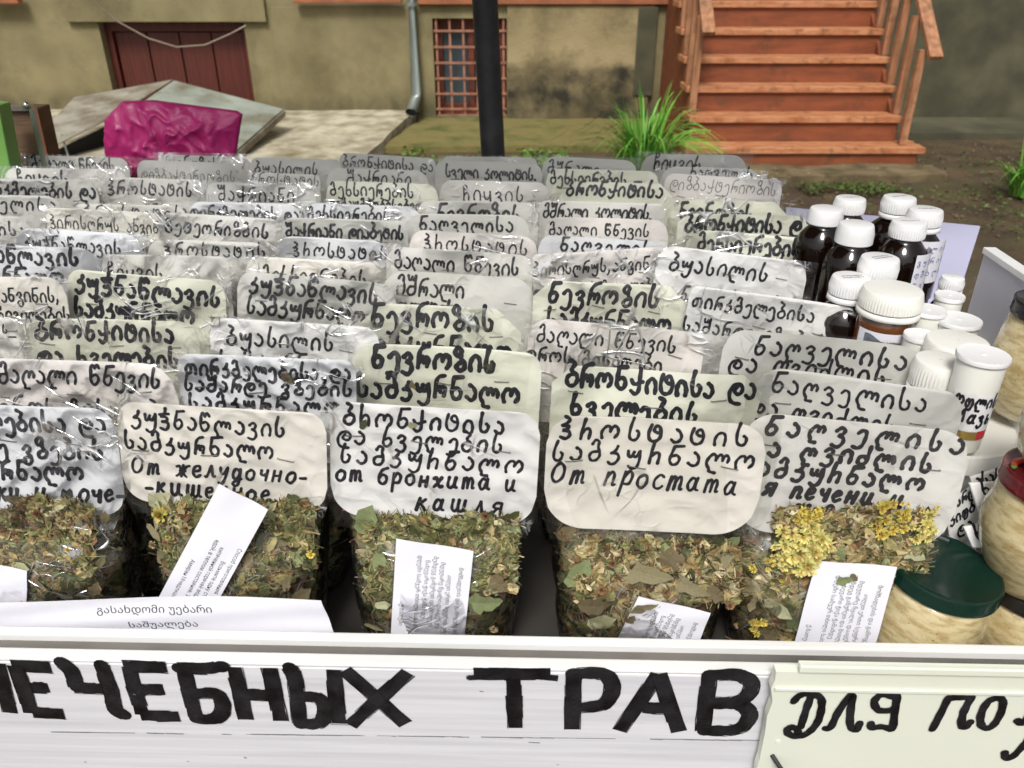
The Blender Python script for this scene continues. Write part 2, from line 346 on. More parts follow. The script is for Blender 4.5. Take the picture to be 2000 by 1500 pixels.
# ---------------------------------------------------------------- handwriting (pen strokes of every letter that is written on the cards)
G = {
'ა': (.58, [[(.22,1.0),(.42,.82),(.52,.45),(.42,.08),(.2,.0),(.0,.2)]]),
'ბ': (.66, [[(.12,1.72),(.42,1.5),(.3,1.2),(.28,1.0),(.55,.72),(.62,.35),(.42,.02),(.15,.03),(.0,.35),(.12,.68),(.38,.8)]]),
'გ': (.62, [[(.05,.72),(.2,.98),(.45,.92),(.45,.6),(.28,.42),(.5,.2),(.55,-.2),(.4,-.5),(.12,-.42),(.05,-.1),(.25,.1),(.45,.05)]]),
'დ': (.82, [[(.66,-.38),(.32,-.34),(.06,-.1),(.0,.42),(.18,.85),(.5,1.0),(.76,.75),(.7,.38),(.45,.28),(.28,.5),(.42,.75)]]),
'ე': (.62, [[(.06,.72),(.25,.98),(.48,.85),(.54,.35),(.5,-.25),(.28,-.48),(.0,-.36)]]),
'ვ': (.62, [[(.04,.78),(.24,1.0),(.47,.82),(.38,.52),(.2,.42),(.46,.3),(.54,-.1),(.34,-.45),(.0,-.32)]]),
'ზ': (.72, [[(.42,1.08),(.14,1.05),(.04,1.35),(.22,1.62),(.42,1.45),(.36,1.1),(.44,.8),(.66,.5),(.62,.12),(.36,-.02),(.14,.2),(.26,.5),(.52,.6)]]),
'თ': (.92, [[(.3,.96),(.06,.72),(.0,.3),(.18,.0),(.38,.2),(.42,.6),(.34,.9)],[(.36,.86),(.56,1.0),(.78,.82),(.84,.4),(.78,.02)]]),
'ი': (.64, [[(.05,.02),(.0,.45),(.12,.85),(.32,1.0),(.5,.84),(.58,.42),(.54,.02)]]),
'კ': (.62, [[(.42,1.2),(.34,.9),(.12,.66)],[(.12,.66),(.42,.62),(.54,.3),(.42,-.08),(.18,-.2),(.0,-.02)]]),
'ლ': (1.12, [[(.5,-.4),(.2,-.34),(.16,-.1),(.0,.3),(.08,.75),(.28,1.0),(.44,.8),(.44,.55)],[(.45,.7),(.6,.98),(.76,.78),(.76,.52)],[(.77,.7),(.92,.95),(1.06,.72),(1.04,.4)]]),
'მ': (.66, [[(.08,1.32),(.22,1.62),(.44,1.5),(.44,1.1),(.54,.7),(.56,.3),(.4,.02),(.14,.02),(.0,.35),(.14,.68),(.48,.72)]]),
'ნ': (.68, [[(.66,1.55),(.18,1.5)],[(.18,1.5),(.1,.9),(.04,.35),(.22,.02),(.46,.1),(.56,.5),(.38,.8),(.12,.66)]]),
'ო': (.98, [[(.06,.08),(.0,.5),(.14,.9),(.32,1.0),(.46,.8),(.46,.55)],[(.47,.72),(.64,1.0),(.84,.85),(.9,.45),(.74,.12)]]),
'პ': (.62, [[(.16,1.72),(.42,1.5),(.28,1.2),(.06,1.0)],[(.06,1.0),(.42,.95),(.3,.66),(.1,.58),(.44,.52),(.54,.2),(.34,-.08),(.02,.05)]]),
'რ': (.78, [[(.66,1.58),(.32,1.46),(.12,1.05),(.06,.02)],[(.09,.4),(.28,.8),(.4,.72),(.4,.4)],[(.41,.6),(.56,.8),(.68,.6),(.6,.12)]]),
'ჰ': (.66, [[(.12,1.6),(.06,.8),(.04,.0)],[(.07,.5),(.3,.82),(.5,.66),(.5,.02)]]),
'ს': (.62, [[(.12,1.62),(.04,.9),(.08,.22),(.28,.0),(.48,.16),(.52,.55),(.4,.7)]]),
'ტ': (.76, [[(.12,1.25),(.0,.6),(.08,.12),(.32,-.02),(.58,.16),(.66,.6),(.56,1.1),(.36,1.12),(.3,.82),(.5,.66),(.64,.72)]]),
'უ': (.78, [[(.0,.95),(.06,.55),(.2,.5),(.34,.9)],[(.33,.62),(.5,.5),(.66,.95)],[(.68,1.0),(.7,.3),(.62,-.3),(.36,-.5),(.12,-.28)]]),
'ქ': (.72, [[(.54,1.5),(.5,.7),(.46,.05),(.24,-.2),(.02,-.02)],[(.02,.72),(.16,.45),(.45,.5),(.68,.62)]]),
'ღ': (.84, [[(.5,-.4),(.2,-.34),(.18,-.1),(.0,.3),(.08,.75),(.28,1.0),(.44,.8),(.44,.55)],[(.45,.7),(.6,.98),(.76,.78),(.74,.5)]]),
'ყ': (.68, [[(.0,.95),(.02,.4),(.2,.15),(.44,.3),(.54,.95)],[(.54,1.0),(.58,.2),(.46,-.4),(.2,-.45),(.06,-.2)]]),
'შ': (.7, [[(.0,1.6),(.06,1.25),(.22,1.25),(.32,1.55)],[(.31,1.3),(.46,1.22),(.56,1.6)],[(.57,1.6),(.56,.9),(.58,.3),(.4,.02),(.12,.04),(.0,.35),(.16,.68),(.52,.7)]]),
'ჩ': (.62, [[(.08,1.2),(.34,1.3),(.34,1.62),(.12,1.66),(.06,1.3),(.04,.0)],[(.07,.5),(.28,.85),(.48,.66),(.48,.02)]]),
'ც': (.66, [[(.36,.98),(.08,.8),(.0,.4),(.16,.02),(.42,.05),(.56,.3),(.54,.6)]]),
'ძ': (.66, [[(.56,1.6),(.54,.9),(.5,.2),(.26,-.02),(.02,.2),(.06,.6),(.3,.72),(.52,.5)]]),
'წ': (.72, [[(.06,.9),(.04,1.3),(.18,1.58),(.32,1.3)],[(.32,1.35),(.48,1.6),(.62,1.3)],[(.06,1.2),(.02,.5),(.2,.02),(.46,.1),(.58,.5),(.38,.8),(.1,.66)]]),
'ჭ': (.66, [[(.4,1.6),(.34,1.2),(.12,.95)],[(.0,1.12),(.6,1.2)],[(.12,.95),(.45,.9),(.5,.65),(.18,.52)],[(.18,.52),(.5,.45),(.56,.15),(.38,-.15),(.04,-.02)]]),
'ხ': (.64, [[(.14,1.65),(.06,.9),(.04,.3),(.2,.0),(.44,.08),(.54,.4),(.38,.72),(.1,.6)]]),
'ფ': (.8, [[(.1,.85),(.0,.4),(.14,.02),(.34,.2),(.36,.7),(.2,.98)],[(.34,.7),(.55,1.0),(.74,.7),(.7,.1),(.5,-.35),(.2,-.3)]]),
'О': (.85, [[(.4,1.5),(.08,1.1),(.02,.4),(.3,.0),(.65,.35),(.7,1.1),(.4,1.5),(.2,1.3)]]),
'о': (.66, [[(.35,1.0),(.05,.75),(.02,.25),(.3,.0),(.55,.3),(.55,.8),(.35,1.0),(.2,.9)]]),
'т': (.9, [[(.05,.0),(.12,.95)],[(.1,.6),(.3,1.0),(.4,.7),(.38,.05)],[(.4,.6),(.6,1.0),(.72,.7),(.7,.1),(.82,.1)]]),
'п': (.72, [[(.05,.0),(.14,.95)],[(.12,.6),(.36,1.0),(.52,.75),(.5,.1),(.64,.1)]]),
'р': (.7, [[(.0,-.7),(.16,.95)],[(.12,.5),(.36,1.0),(.58,.7),(.48,.15),(.2,.1)]]),
'с': (.58, [[(.5,.85),(.28,1.0),(.03,.6),(.08,.1),(.35,.0),(.52,.2)]]),
'а': (.72, [[(.5,.8),(.25,1.0),(.02,.5),(.12,.05),(.36,.15),(.52,.85)],[(.54,.98),(.5,.2),(.66,.05)]]),
'н': (.72, [[(.1,1.0),(.04,.0)],[(.07,.5),(.52,.55)],[(.58,1.0),(.5,.0)]]),
'и': (.76, [[(.08,1.0),(.04,.3),(.2,.0),(.42,.3),(.54,1.0)],[(.54,1.0),(.5,.2),(.66,.05)]]),
'к': (.66, [[(.14,1.1),(.02,.0)],[(.5,1.0),(.12,.5)],[(.12,.5),(.3,.45),(.55,.0)]]),
'К': (.8, [[(.2,1.5),(.04,.0)],[(.66,1.4),(.14,.7)],[(.14,.7),(.4,.55),(.66,.0)]]),
'ш': (1.0, [[(.08,1.0),(.04,.3),(.18,.0),(.38,.3),(.44,1.0)],[(.44,1.0),(.42,.2),(.58,.0),(.76,.3),(.82,1.0)],[(.82,1.0),(.78,.2),(.92,.05)]]),
'ч': (.62, [[(.06,.95),(.1,.6),(.3,.5),(.5,.7)],[(.52,1.0),(.46,.0)]]),
'я': (.68, [[(.54,1.0),(.2,.98),(.06,.7),(.24,.5),(.52,.55)],[(.54,1.0),(.5,.0)],[(.3,.5),(.02,.0)]]),
'ж': (.95, [[(.0,.85),(.2,.9),(.28,.3),(.05,.05)],[(.44,1.0),(.4,.0)],[(.84,.95),(.62,.85),(.52,.3),(.74,.0)],[(.26,.5),(.6,.52)]]),
'х': (.66, [[(.02,.85),(.2,.98),(.3,.4),(.5,.0),(.62,.15)],[(.58,.98),(.3,.4),(.02,.02)]]),
'е': (.6, [[(.08,.5),(.45,.65),(.42,.98),(.15,.9),(.02,.4),(.2,.0),(.52,.2)]]),
'л': (.7, [[(.0,.05),(.12,.1),(.34,.98)],[(.34,.98),(.5,.1),(.64,.1)]]),
'у': (.66, [[(.04,.98),(.1,.5),(.3,.45),(.5,.9)],[(.54,1.0),(.42,.0),(.2,-.55),(.0,-.4)]]),
'д': (.7, [[(.5,.8),(.22,1.0),(.02,.5),(.15,.05),(.4,.2),(.54,.95)],[(.54,.9),(.5,-.2),(.3,-.6),(.05,-.4),(.3,-.1),(.62,.1)]]),
'м': (.95, [[(.0,.0),(.2,.98),(.36,.3),(.6,.98),(.72,.2),(.86,.1)]]),
'б': (.66, [[(.6,1.5),(.25,1.3),(.06,.8),(.04,.25),(.3,.0),(.55,.3),(.5,.75),(.25,.85),(.08,.6)]]),
'М': (1.1, [[(.0,.0),(.25,1.45),(.45,.3),(.8,1.5),(.9,.1)]]),
'г': (.5, [[(.04,.8),(.2,1.0),(.42,.85),(.2,.4),(.05,.1),(.35,.05)]]),
'з': (.55, [[(.05,.85),(.25,1.0),(.42,.8),(.2,.55),(.48,.3),(.4,-.2),(.15,-.4),(.0,-.2)]]),
'ь': (.55, [[(.1,1.0),(.06,.1),(.35,.0),(.45,.35),(.12,.5)]]),
'-': (.5, [[(.02,.45),(.4,.48)]]), '—': (.9, [[(.02,.45),(.8,.45)]]),
'.': (.3, [[(.06,.05),(.12,.03)]]), ',': (.36, [[(.14,.2),(.12,-.1),(.02,-.35)]]),
}
def write(text, x0, x1, base, xh, pen, slant=0.04, hform=False, rng=random, drop=0.0):
    """strokes of a hand-written line between x0 and x1 (y down is negative): list of (points, widths)"""
    text = text.replace('რ', 'ჰ') if hform else text
    sp = 0.16
    nat = 0; n = 0
    for ch in text:
        a = 0.55 if ch == ' ' else G[ch][0]
        nat += a + sp; n += 1
    nat = (nat - sp) * xh
    k = (x1 - x0) / nat if nat else 1
    sx = k ** 0.6 if k > 1 else k ** 0.75
    sx = min(sx, 1.35)
    gap = 0 if n < 2 else ((x1 - x0) - (nat - sp * xh * (n - 1)) * sx) / (n - 1)
    x = x0; out = []
    for i, ch in enumerate(text):
        if ch == ' ': x += 0.55 * xh * sx + gap; continue
        a, st = G[ch]
        jy = rng.uniform(-.06, .06) * xh + drop * (x - x0); js = rng.uniform(.94, 1.06); jr = rng.uniform(-.04, .04)
        for s in st:
            q = []
            for (px_, py_) in s:
                px2 = px_ + rng.uniform(-.015, .015); py2 = py_ + rng.uniform(-.02, .02)
                xx = x + (px2 + (slant + jr) * py2) * xh * sx * js
                q.append((xx, base + jy + py2 * xh * js))
            q = catmull(q, 4)
            m_ = len(q); w0 = pen * rng.uniform(.9, 1.1)
            out.append((q, [w0 * (1.0 + .12 * math.sin(j * 1.3 + i)) * (1.08 if j < 2 else 1) for j in range(m_)]))
        x += a * xh * sx + gap
    return out

_txt = {}
def text_geo(body):
    """printed lettering as flat geometry, 1 unit high, origin at left baseline"""
    if body in _txt: return _txt[body]
    cu = bpy.data.curves.new("print", 'FONT'); cu.body = body; cu.size = 1.0; cu.resolution_u = 2
    o = bpy.data.objects.new("print", cu); COL.objects.link(o)
    dg = bpy.context.evaluated_depsgraph_get(); dg.update()
    me = o.evaluated_get(dg).to_mesh()
    r = ([(v.co.x, v.co.y) for v in me.vertices], [tuple(p.vertices) for p in me.polygons])
    o.evaluated_get(dg).to_mesh_clear()
    bpy.data.objects.remove(o); bpy.data.curves.remove(cu)
    _txt[body] = r
    return r

# ---------------------------------------------------------------- materials
M = {}
def grime_shade(m, level, soft, col, nsc, strength=1.0, amp=.5):
    """splash dirt and damp up a wall, ragged edge; stucco gets painted base shadow too"""
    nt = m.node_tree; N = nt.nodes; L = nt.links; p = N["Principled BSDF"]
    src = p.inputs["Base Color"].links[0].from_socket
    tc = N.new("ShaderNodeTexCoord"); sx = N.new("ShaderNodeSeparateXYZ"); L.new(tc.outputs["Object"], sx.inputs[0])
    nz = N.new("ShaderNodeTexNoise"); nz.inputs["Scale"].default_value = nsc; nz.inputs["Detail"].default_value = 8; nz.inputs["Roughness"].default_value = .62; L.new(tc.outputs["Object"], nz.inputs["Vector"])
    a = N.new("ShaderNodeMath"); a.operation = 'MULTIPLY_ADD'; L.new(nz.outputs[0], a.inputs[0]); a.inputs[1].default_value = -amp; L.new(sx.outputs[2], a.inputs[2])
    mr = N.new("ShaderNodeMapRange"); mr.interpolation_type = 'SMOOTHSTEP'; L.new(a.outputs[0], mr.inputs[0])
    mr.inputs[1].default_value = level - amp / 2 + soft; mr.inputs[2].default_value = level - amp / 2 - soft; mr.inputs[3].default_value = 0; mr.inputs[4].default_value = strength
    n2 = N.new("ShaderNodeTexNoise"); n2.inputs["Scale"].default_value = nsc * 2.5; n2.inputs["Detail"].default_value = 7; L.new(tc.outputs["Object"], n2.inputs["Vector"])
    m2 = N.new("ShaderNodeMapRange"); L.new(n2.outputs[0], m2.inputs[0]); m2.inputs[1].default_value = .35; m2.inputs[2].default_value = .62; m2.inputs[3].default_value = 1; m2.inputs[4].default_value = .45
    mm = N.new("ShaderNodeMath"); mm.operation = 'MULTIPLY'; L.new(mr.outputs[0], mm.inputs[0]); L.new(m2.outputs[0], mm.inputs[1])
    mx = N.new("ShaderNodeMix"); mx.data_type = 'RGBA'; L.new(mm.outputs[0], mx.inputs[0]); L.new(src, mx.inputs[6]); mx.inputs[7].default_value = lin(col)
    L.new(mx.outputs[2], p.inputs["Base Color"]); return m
M['stucco'] = grime_shade(mat('stucco', '8c825e', '7a7050', 3.0, 0.9, 0.7, 60, detail=9, c3='665d40', s3=1.6, t3=(.48, .72), bdist=.006), .22, .12, '45402a', 2.5, .8, .3)  # low dark band: wall-base dirt, with the shadow there painted in
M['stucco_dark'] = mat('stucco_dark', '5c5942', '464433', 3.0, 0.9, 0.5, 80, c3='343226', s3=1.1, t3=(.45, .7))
M['stained'] = grime_shade(mat('stained_plaster', 'a3936e', '8b7c58', 2.6, 0.9, 0.8, 50, c3='746848', s3=2.3, t3=(.47, .62), bdist=.006), .50, .05, '2f2c20', 2.2, 1.0, .30)
M['damp'] = mat('damp_patch', '5a5440', '3d392b', 7.0, 0.85, 0.6, 70, c3='7c745a', s3=7, t3=(.46, .62))
M['terracotta'] = mat('terracotta_paint', 'a4633f', '8b5236', 6, 0.7, 0.3, 60)
M['red_door'] = mat('red_door_paint', '5c2416', '451a10', 5, 0.55, 0.3, 40, stretch=(12, 12, .6))
M['rustpaint'] = mat('pink_rust_paint', 'a5755c', '855744', 14, 0.65, 0.3, 80)
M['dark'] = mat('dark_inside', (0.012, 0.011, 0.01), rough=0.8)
M['pane'] = mat('window_pane', (0.07, 0.09, 0.10), rough=0.25)
M['galv'] = mat('galvanised_metal', '9aa29c', '7e8880', 9, 0.42, 0.15, 50, metal=0.55, stretch=(1, 1, .3))
M['soil'] = mat('soil', '5c4b34', '3f3122', 4, 0.95, 1.0, 45, detail=10, c3='4b4a26', s3=2.3, t3=(.5, .7), bdist=0.02)
M['concrete'] = mat('concrete', 'c2baa2', '8f8670', 6.5, 0.9, 0.6, 50, detail=9, c3='6a5e40', s3=2.2, t3=(.5, .72), bdist=0.006)
M['moss_concrete'] = mat('mossy_concrete', '72693a', '8a7d4e', 3.0, 0.95, 0.8, 50, detail=9, c3='4c5420', s3=3.0, t3=(.45, .65), bdist=0.008)
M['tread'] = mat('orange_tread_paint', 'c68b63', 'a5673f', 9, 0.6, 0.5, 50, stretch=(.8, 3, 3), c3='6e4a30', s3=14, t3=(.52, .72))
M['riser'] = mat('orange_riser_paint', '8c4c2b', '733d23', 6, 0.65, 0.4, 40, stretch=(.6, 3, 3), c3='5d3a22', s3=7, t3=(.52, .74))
M['post'] = mat('orange_rail_paint', 'b5805c', '8d5f40', 8, 0.6, 0.4, 50, stretch=(3, 3, .5), c3='6b5238', s3=9, t3=(.5, .68))
M['pole'] = mat('black_painted_steel', (0.012, 0.013, 0.014), (0.03, 0.03, 0.032), 30, 0.45, 0.2, 90)
M['sheet'] = mat('grey_sheet_metal', '9fa69b', '858b80', 4, 0.6, 0.3, 30, metal=0.15, c3='6d6046', s3=3.2, t3=(.5, .72))
M['sheet_rust'] = mat('rusty_sheet_metal', '9c988a', '7c7665', 5, 0.75, 0.4, 30, c3='56452c', s3=4, t3=(.45, .7))
M['magenta'] = mat('magenta_plastic_bag', 'd23a86', 'b42a70', 5, 0.30, 0.6, 30, bdist=0.006, spec=0.5)
M['green_post'] = mat('green_paint', '7fb05a', '6c9c4b', 6, 0.5)
M['wood_box'] = mat('brown_wood', '6f5334', '4a3522', 6, 0.55, 0.5, 40, stretch=(1, 1, 6))
M['leafgreen'] = mat('grass_blade', (0.10, 0.24, 0.03), (0.17, 0.33, 0.05), 6, 0.5)
M['weed'] = mat('weed_leaf', (0.10, 0.17, 0.03), (0.17, 0.24, 0.05), 6, 0.6)
M['petal'] = mat('fallen_petal', '9c9a4a', 'b8ad58', 6, 0.7)
M['white_plastic'] = mat('white_plastic', (0.78, 0.78, 0.77), (0.70, 0.70, 0.69), 5, 0.35, 0.05, 30)
M['rail_white'] = mat('white_rail_paint', (0.80, 0.80, 0.79), (0.72, 0.72, 0.70), 5, 0.4, 0.1, 50, stretch=(1, 5, 5))
def streaky(name, c1, c2, sc, lo, hi, grime):
    m = mat(name, c1, c2, sc, 0.42, 0.25, 40, stretch=(.7, 25, 25), detail=4, lo=lo, hi=hi, c3=grime, s3=30, t3=(.74, .8), bdist=0.0006)
    return m
M['panel'] = streaky('brushed_white_paint', (0.72, 0.72, 0.76), (0.56, 0.56, 0.60), 6, .4, .8, (0.45, 0.45, 0.46))
M['sign2'] = mat('cream_sign_board', (0.76, 0.79, 0.68), (0.73, 0.76, 0.65), 4, 0.45, 0.05, 30, c3=(0.6, 0.62, 0.52), s3=25, t3=(.74, .8))
M['ink'] = mat('black_marker', (0.006, 0.006, 0.012), (0.015, 0.015, 0.024), 300, 0.35, 0.2, 500)
M['ink_paint'] = mat('black_brush_paint', (0.004, 0.004, 0.006), (0.02, 0.02, 0.024), 60, 0.28, 0.6, 200, stretch=(1, 1, 1), c3=(0.07, 0.07, 0.075), s3=90, t3=(.66, .74))
M['pencil'] = mat('grey_pencil', (0.16, 0.15, 0.14), rough=0.6)
M['blue_ink'] = mat('blue_pen', (0.08, 0.07, 0.30), rough=0.5)
M['print'] = mat('printed_black', (0.04, 0.04, 0.045), rough=0.7)
M['grey_ink'] = mat('faded_marker', (0.025, 0.024, 0.028), rough=0.5)
M['staple'] = mat('staple_steel', (0.34, 0.33, 0.31), rough=0.35, metal=0.8)
M['paper'] = mat('printed_paper', (0.80, 0.80, 0.86), (0.76, 0.76, 0.83), 6, 0.6, 0.1, 20)
CT = {'W': (0.82, 0.82, 0.82), 'B': (0.735, 0.75, 0.79), 'C': (0.80, 0.772, 0.72), 'G': (0.75, 0.758, 0.655), 'P': (0.77, 0.735, 0.715), 'Y': (0.60, 0.60, 0.575), 'L': (0.70, 0.69, 0.665)}  # greys also paint the rear rows' dimmer light into the card
CN = {'W': 'white', 'B': 'bluish white', 'C': 'cream', 'G': 'pale green', 'P': 'pinkish', 'Y': 'grey', 'L': 'light grey'}
for k, c in CT.items():
    M['card' + k] = mat('card_' + CN[k].replace(' ', '_'), c, tuple(x * .955 for x in c), 7, 0.5, 0.08, 200, c3=tuple(x * .86 for x in c), s3=12, t3=(.62, .8))
M['film'] = film_mat('clear_film', fk=.9, bump=.5, rough=.08, haze=.008, crease=.75)
M['film_mid'] = film_mat('clear_film_mid', fk=.8, bump=.35, rough=.08, haze=.005, crease=.5)
M['film_smooth'] = film_mat('clear_film_smooth', fk=.7, bump=.3, rough=.09, haze=.004, crease=.22)
M['film_far'] = film_mat('clear_film_crumpled', gloss=0.008, rough=0.08, haze=0.008, tint=0.98, scale=18, dist=0.0025, bump=.5, fk=1.0, crease=.82)
M['film_tight'] = film_mat('clear_film_tight', gloss=0.0, rough=0.12, haze=0.004, tint=0.985, scale=14, dist=0.002, bump=.8, fk=.9, crease=.6)
M['herb'] = tintmat('dried_herb')
M['leaf'] = tintmat('dried_leaf', 0.65, 60, 0.25)
M['flower'] = tintmat('dried_flower', 0.8, 150, 0.2)
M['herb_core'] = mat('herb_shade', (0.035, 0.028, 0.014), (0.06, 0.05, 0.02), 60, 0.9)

# ---------------------------------------------------------------- the setting
YW = 7.6
def xw(u, v, z, y=YW): return on_y(u, v, y).x
g = MB()
nx, ny = 60, 60
for j in range(ny + 1):
    for i in range(nx + 1):
        x = -14 + 28 * i / nx; y = -6 + 14 * j / ny
        h = 0.02 * noise.noise(Vector((x * .9, y * .9, 0))) - 0.02
        g.v.append(Vector((x, y, h))); g.c.append((1, 1, 1, 1))
for j in range(ny):
    for i in range(nx):
        a = j * (nx + 1) + i
        g.f.append((a, a + 1, a + nx + 2, a + nx + 1)); g.m.append(0)
ground = tag(g.build('ground', M['soil'], smooth=True), kind='structure')
# far ground sheet to the horizon behind the camera and at the sides
g = MB(); S = 120
g.add([Vector((-S, -S, -.06)), Vector((S, -S, -.06)), Vector((S, 12, -.06)), Vector((-S, 12, -.06))], [(0, 1, 2, 3)])
tag(g.build('terrain', M['soil']), kind='structure')

def slab(name, pts, ztop, zbot, m, sub=10, amp=0.008):
    """raised sheet with an uneven top given by four corners (x, y, z)"""
    mb = MB(); p = [Vector(q) for q in pts]
    for j in range(sub + 1):
        for i in range(sub + 1):
            a, b = i / sub, j / sub
            q = (p[0] * (1 - a) + p[1] * a) * (1 - b) + (p[3] * (1 - a) + p[2] * a) * b
            edge = 0 if (0 < i < sub and 0 < j < sub) else 1
            q = q + Vector((noise.noise(q * 3) * .02 * edge, noise.noise(q * 3 + Vector((5, 0, 0))) * .02 * edge, amp * noise.noise(q * 4)))
            mb.v.append(q); mb.c.append((1, 1, 1, 1))
    for j in range(sub):
        for i in range(sub):
            a = j * (sub + 1) + i; mb.f.append((a, a + 1, a + sub + 2, a + sub + 1)); mb.m.append(0)
    rim = [i for i in range(sub + 1)] + [(j + 1) * (sub + 1) - 1 for j in range(1, sub + 1)] + [sub * (sub + 1) + i for i in range(sub - 1, -1, -1)] + [j * (sub + 1) for j in range(sub - 1, 0, -1)]
    b0 = len(mb.v)
    for r_ in rim: q = mb.v[r_].copy(); q.z = zbot; mb.v.append(q); mb.c.append((1, 1, 1, 1))
    for k in range(len(rim)):
        k2 = (k + 1) % len(rim)
        mb.f.append((rim[k], b0 + k, b0 + k2, rim[k2])); mb.m.append(0)
    return tag(mb.build(name, m, smooth=False), kind='structure')
slab('concrete_apron', [(-4.9, 5.3, .03), (-1.15, 5.3, .03), (-.88, 7.6, .125), (-4.9, 7.6, .125)], 0, -.08, M['concrete'], 14)
slab('concrete_step', [(-1.02, 6.45, .03), (1.27, 6.5, .03), (1.27, 7.6, .055), (-.84, 7.6, .055)], 0, -.08, M['moss_concrete'], 12, .012)
slab('stair_footing', [(1.2, 5.5, .02), (3.0, 5.55, .02), (3.05, 5.9, .025), (1.2, 5.9, .025)], 0, -.08, mat('old_slab', '7d6e50', '5d5038', 5, .9, .7, 50, c3='4b4228', s3=6, t3=(.48, .64)), 14, .02)
slab('wall_ledge', [(3.0, 7.0, .03), (7.5, 7.0, .03), (7.5, 7.6, .06), (3.0, 7.6, .06)], 0, -.08, M['stucco_dark'], 8, .01)

# the building: wall pieces round the cellar door and the window
house = tag(empty('house', (0, YW, 0)), "old olive-plastered building with a red cellar door and barred window behind the stall", "building")
def hpart(mb, name, m, parent=house, **k):
    for v in mb.v: v.y -= YW
    return mb.build(name, m, parent, **k)
DX0, DX1, DZ = -3.58, -2.32, 0.85
WX0, WX1, WZ0, WZ1 = -0.69, -0.045, 0.07, 0.88
w = MB(); T = .35
for (a, b, z0, z1) in ((-9, DX0, -.1, 3.4), (DX0, DX1, DZ, 3.4), (DX1, WX0, -.1, 3.4), (WX0, WX1, WZ1, 3.4), (WX0, WX1, -.1, WZ0), (WX1, 2.9, -.1, 3.4)):
    w.box(a, b, YW, YW + T, z0, z1)
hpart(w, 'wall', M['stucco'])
w = MB(); w.box(2.9, 9, YW + .02, YW + T, -.1, 3.4); o = hpart(w, 'wall_bay', M['stucco_dark']); o['label'] = 'dark plaster to the right of the stairs'  # plaster toned darker than the main wall
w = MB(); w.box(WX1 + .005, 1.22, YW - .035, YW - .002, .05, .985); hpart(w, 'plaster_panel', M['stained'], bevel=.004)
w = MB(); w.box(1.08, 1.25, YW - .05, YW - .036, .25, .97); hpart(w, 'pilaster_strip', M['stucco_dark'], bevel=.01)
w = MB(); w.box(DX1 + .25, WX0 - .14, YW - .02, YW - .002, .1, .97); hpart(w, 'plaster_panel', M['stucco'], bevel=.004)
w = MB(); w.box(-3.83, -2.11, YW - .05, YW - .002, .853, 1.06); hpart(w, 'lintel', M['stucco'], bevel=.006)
for (a, b, z0, z1, d) in ((-6.2, -4.15, 1.0, 1.07, .13), (-1.84, -.93, 1.005, 1.06, .12), (-.80, 1.35, .99, 1.05, .06)):
    w = MB(); w.box(a, b, YW - d, YW - .052 if d > .1 else YW - .002, z0, z1); hpart(w, 'window_sill', M['terracotta'], bevel=.006)
# cellar door
w = MB(); w.box(DX0, DX1, YW + .16, YW + .22, .1, DZ); door = hpart(w, 'cellar_door', M['red_door'])
for k in range(4):
    a = DX0 + .06 + k * (DX1 - DX0 - .12) / 4
    w = MB(); w.box(a + .008, a + (DX1 - DX0 - .12) / 4 - .008, YW + .135, YW + .158, .12, DZ - .09); hpart(w, 'plank', M['red_door'], door, bevel=.003)
w = MB(); w.box(DX0 + .001, DX0 + .055, YW + .1, YW + .158, .1, DZ - .001); w.box(DX1 - .055, DX1 - .001, YW + .1, YW + .158, .1, DZ - .001); w.box(DX0 + .056, DX1 - .056, YW + .1, YW + .158, DZ - .08, DZ - .001)
hpart(w, 'door_frame', M['red_door'], door)
# window with its grille
w = MB(); w.box(WX0, WX1, YW + .17, YW + .19, WZ0, WZ1); win = hpart(w, 'window', M['pane'])
w = MB()
for (a, b, z0, z1) in ((WX0 + .001, WX0 + .07, WZ0, WZ1), (WX1 - .07, WX1 - .001, WZ0, WZ1), (WX0 + .071, WX1 - .071, WZ1 - .09, WZ1), (WX0 + .071, WX1 - .071, WZ0, WZ0 + .09), (WX0 + .3, WX0 + .35, WZ0 + .091, WZ1 - .091)):
    w.box(a, b, YW + .12, YW + .165, z0, z1)
hpart(w, 'window_frame', mat('red_frame', '7a3c28', '5c2c1e', 6), win)
w = MB(); w.box(WX0 + .01, WX1 - .01, YW + .02, YW + .03, WZ0, WZ0 + .01); gr = hpart(w, 'window_grille', M['rustpaint'])
for k in range(6):
    x_ = WX0 + .03 + k * (WX1 - WX0 - .06) / 5
    w = MB(); w.box(x_ - .009, x_ + .009, YW + .02, YW + .032, WZ0 + .012, WZ1 - .005); hpart(w, 'bar', M['rustpaint'], gr)
for k in range(6):
    z_ = WZ0 + .06 + k * (WZ1 - WZ0 - .16) / 5
    w = MB(); w.box(WX0 + .005, WX1 - .005, YW + .006, YW + .019, z_ - .009, z_ + .009); hpart(w, 'bar', M['rustpaint'], gr)
# downpipe
w = MB(); xp = xw(803, 0, 0, YW - .1)
w.tube([(xp, YW - .09, 3.2), (xp, YW - .09, .28), (xp - .01, YW - .12, .22), (xp - .04, YW - .26, .14)], .045, 16, caps=False)
dp = hpart(w, 'downpipe', M['galv'], smooth=True)
w = MB(); w.tube([(xp - .04, YW - .26, .14), (xp - .035, YW - .245, .146)], .0455, 16, caps=False); w.tube([(xp - .036, YW - .245, .148), (xp - .035, YW - .243, .149)], .044, 16); hpart(w, 'outlet', M['dark'], dp)
w = MB(); w.tube([(xp, YW - .09, .98), (xp, YW - .09, 1.01)], .052, 16, caps=False); w.box(xp - .01, xp + .01, YW - .05, YW, .985, 1.005); hpart(w, 'clamp', M['galv'], dp)

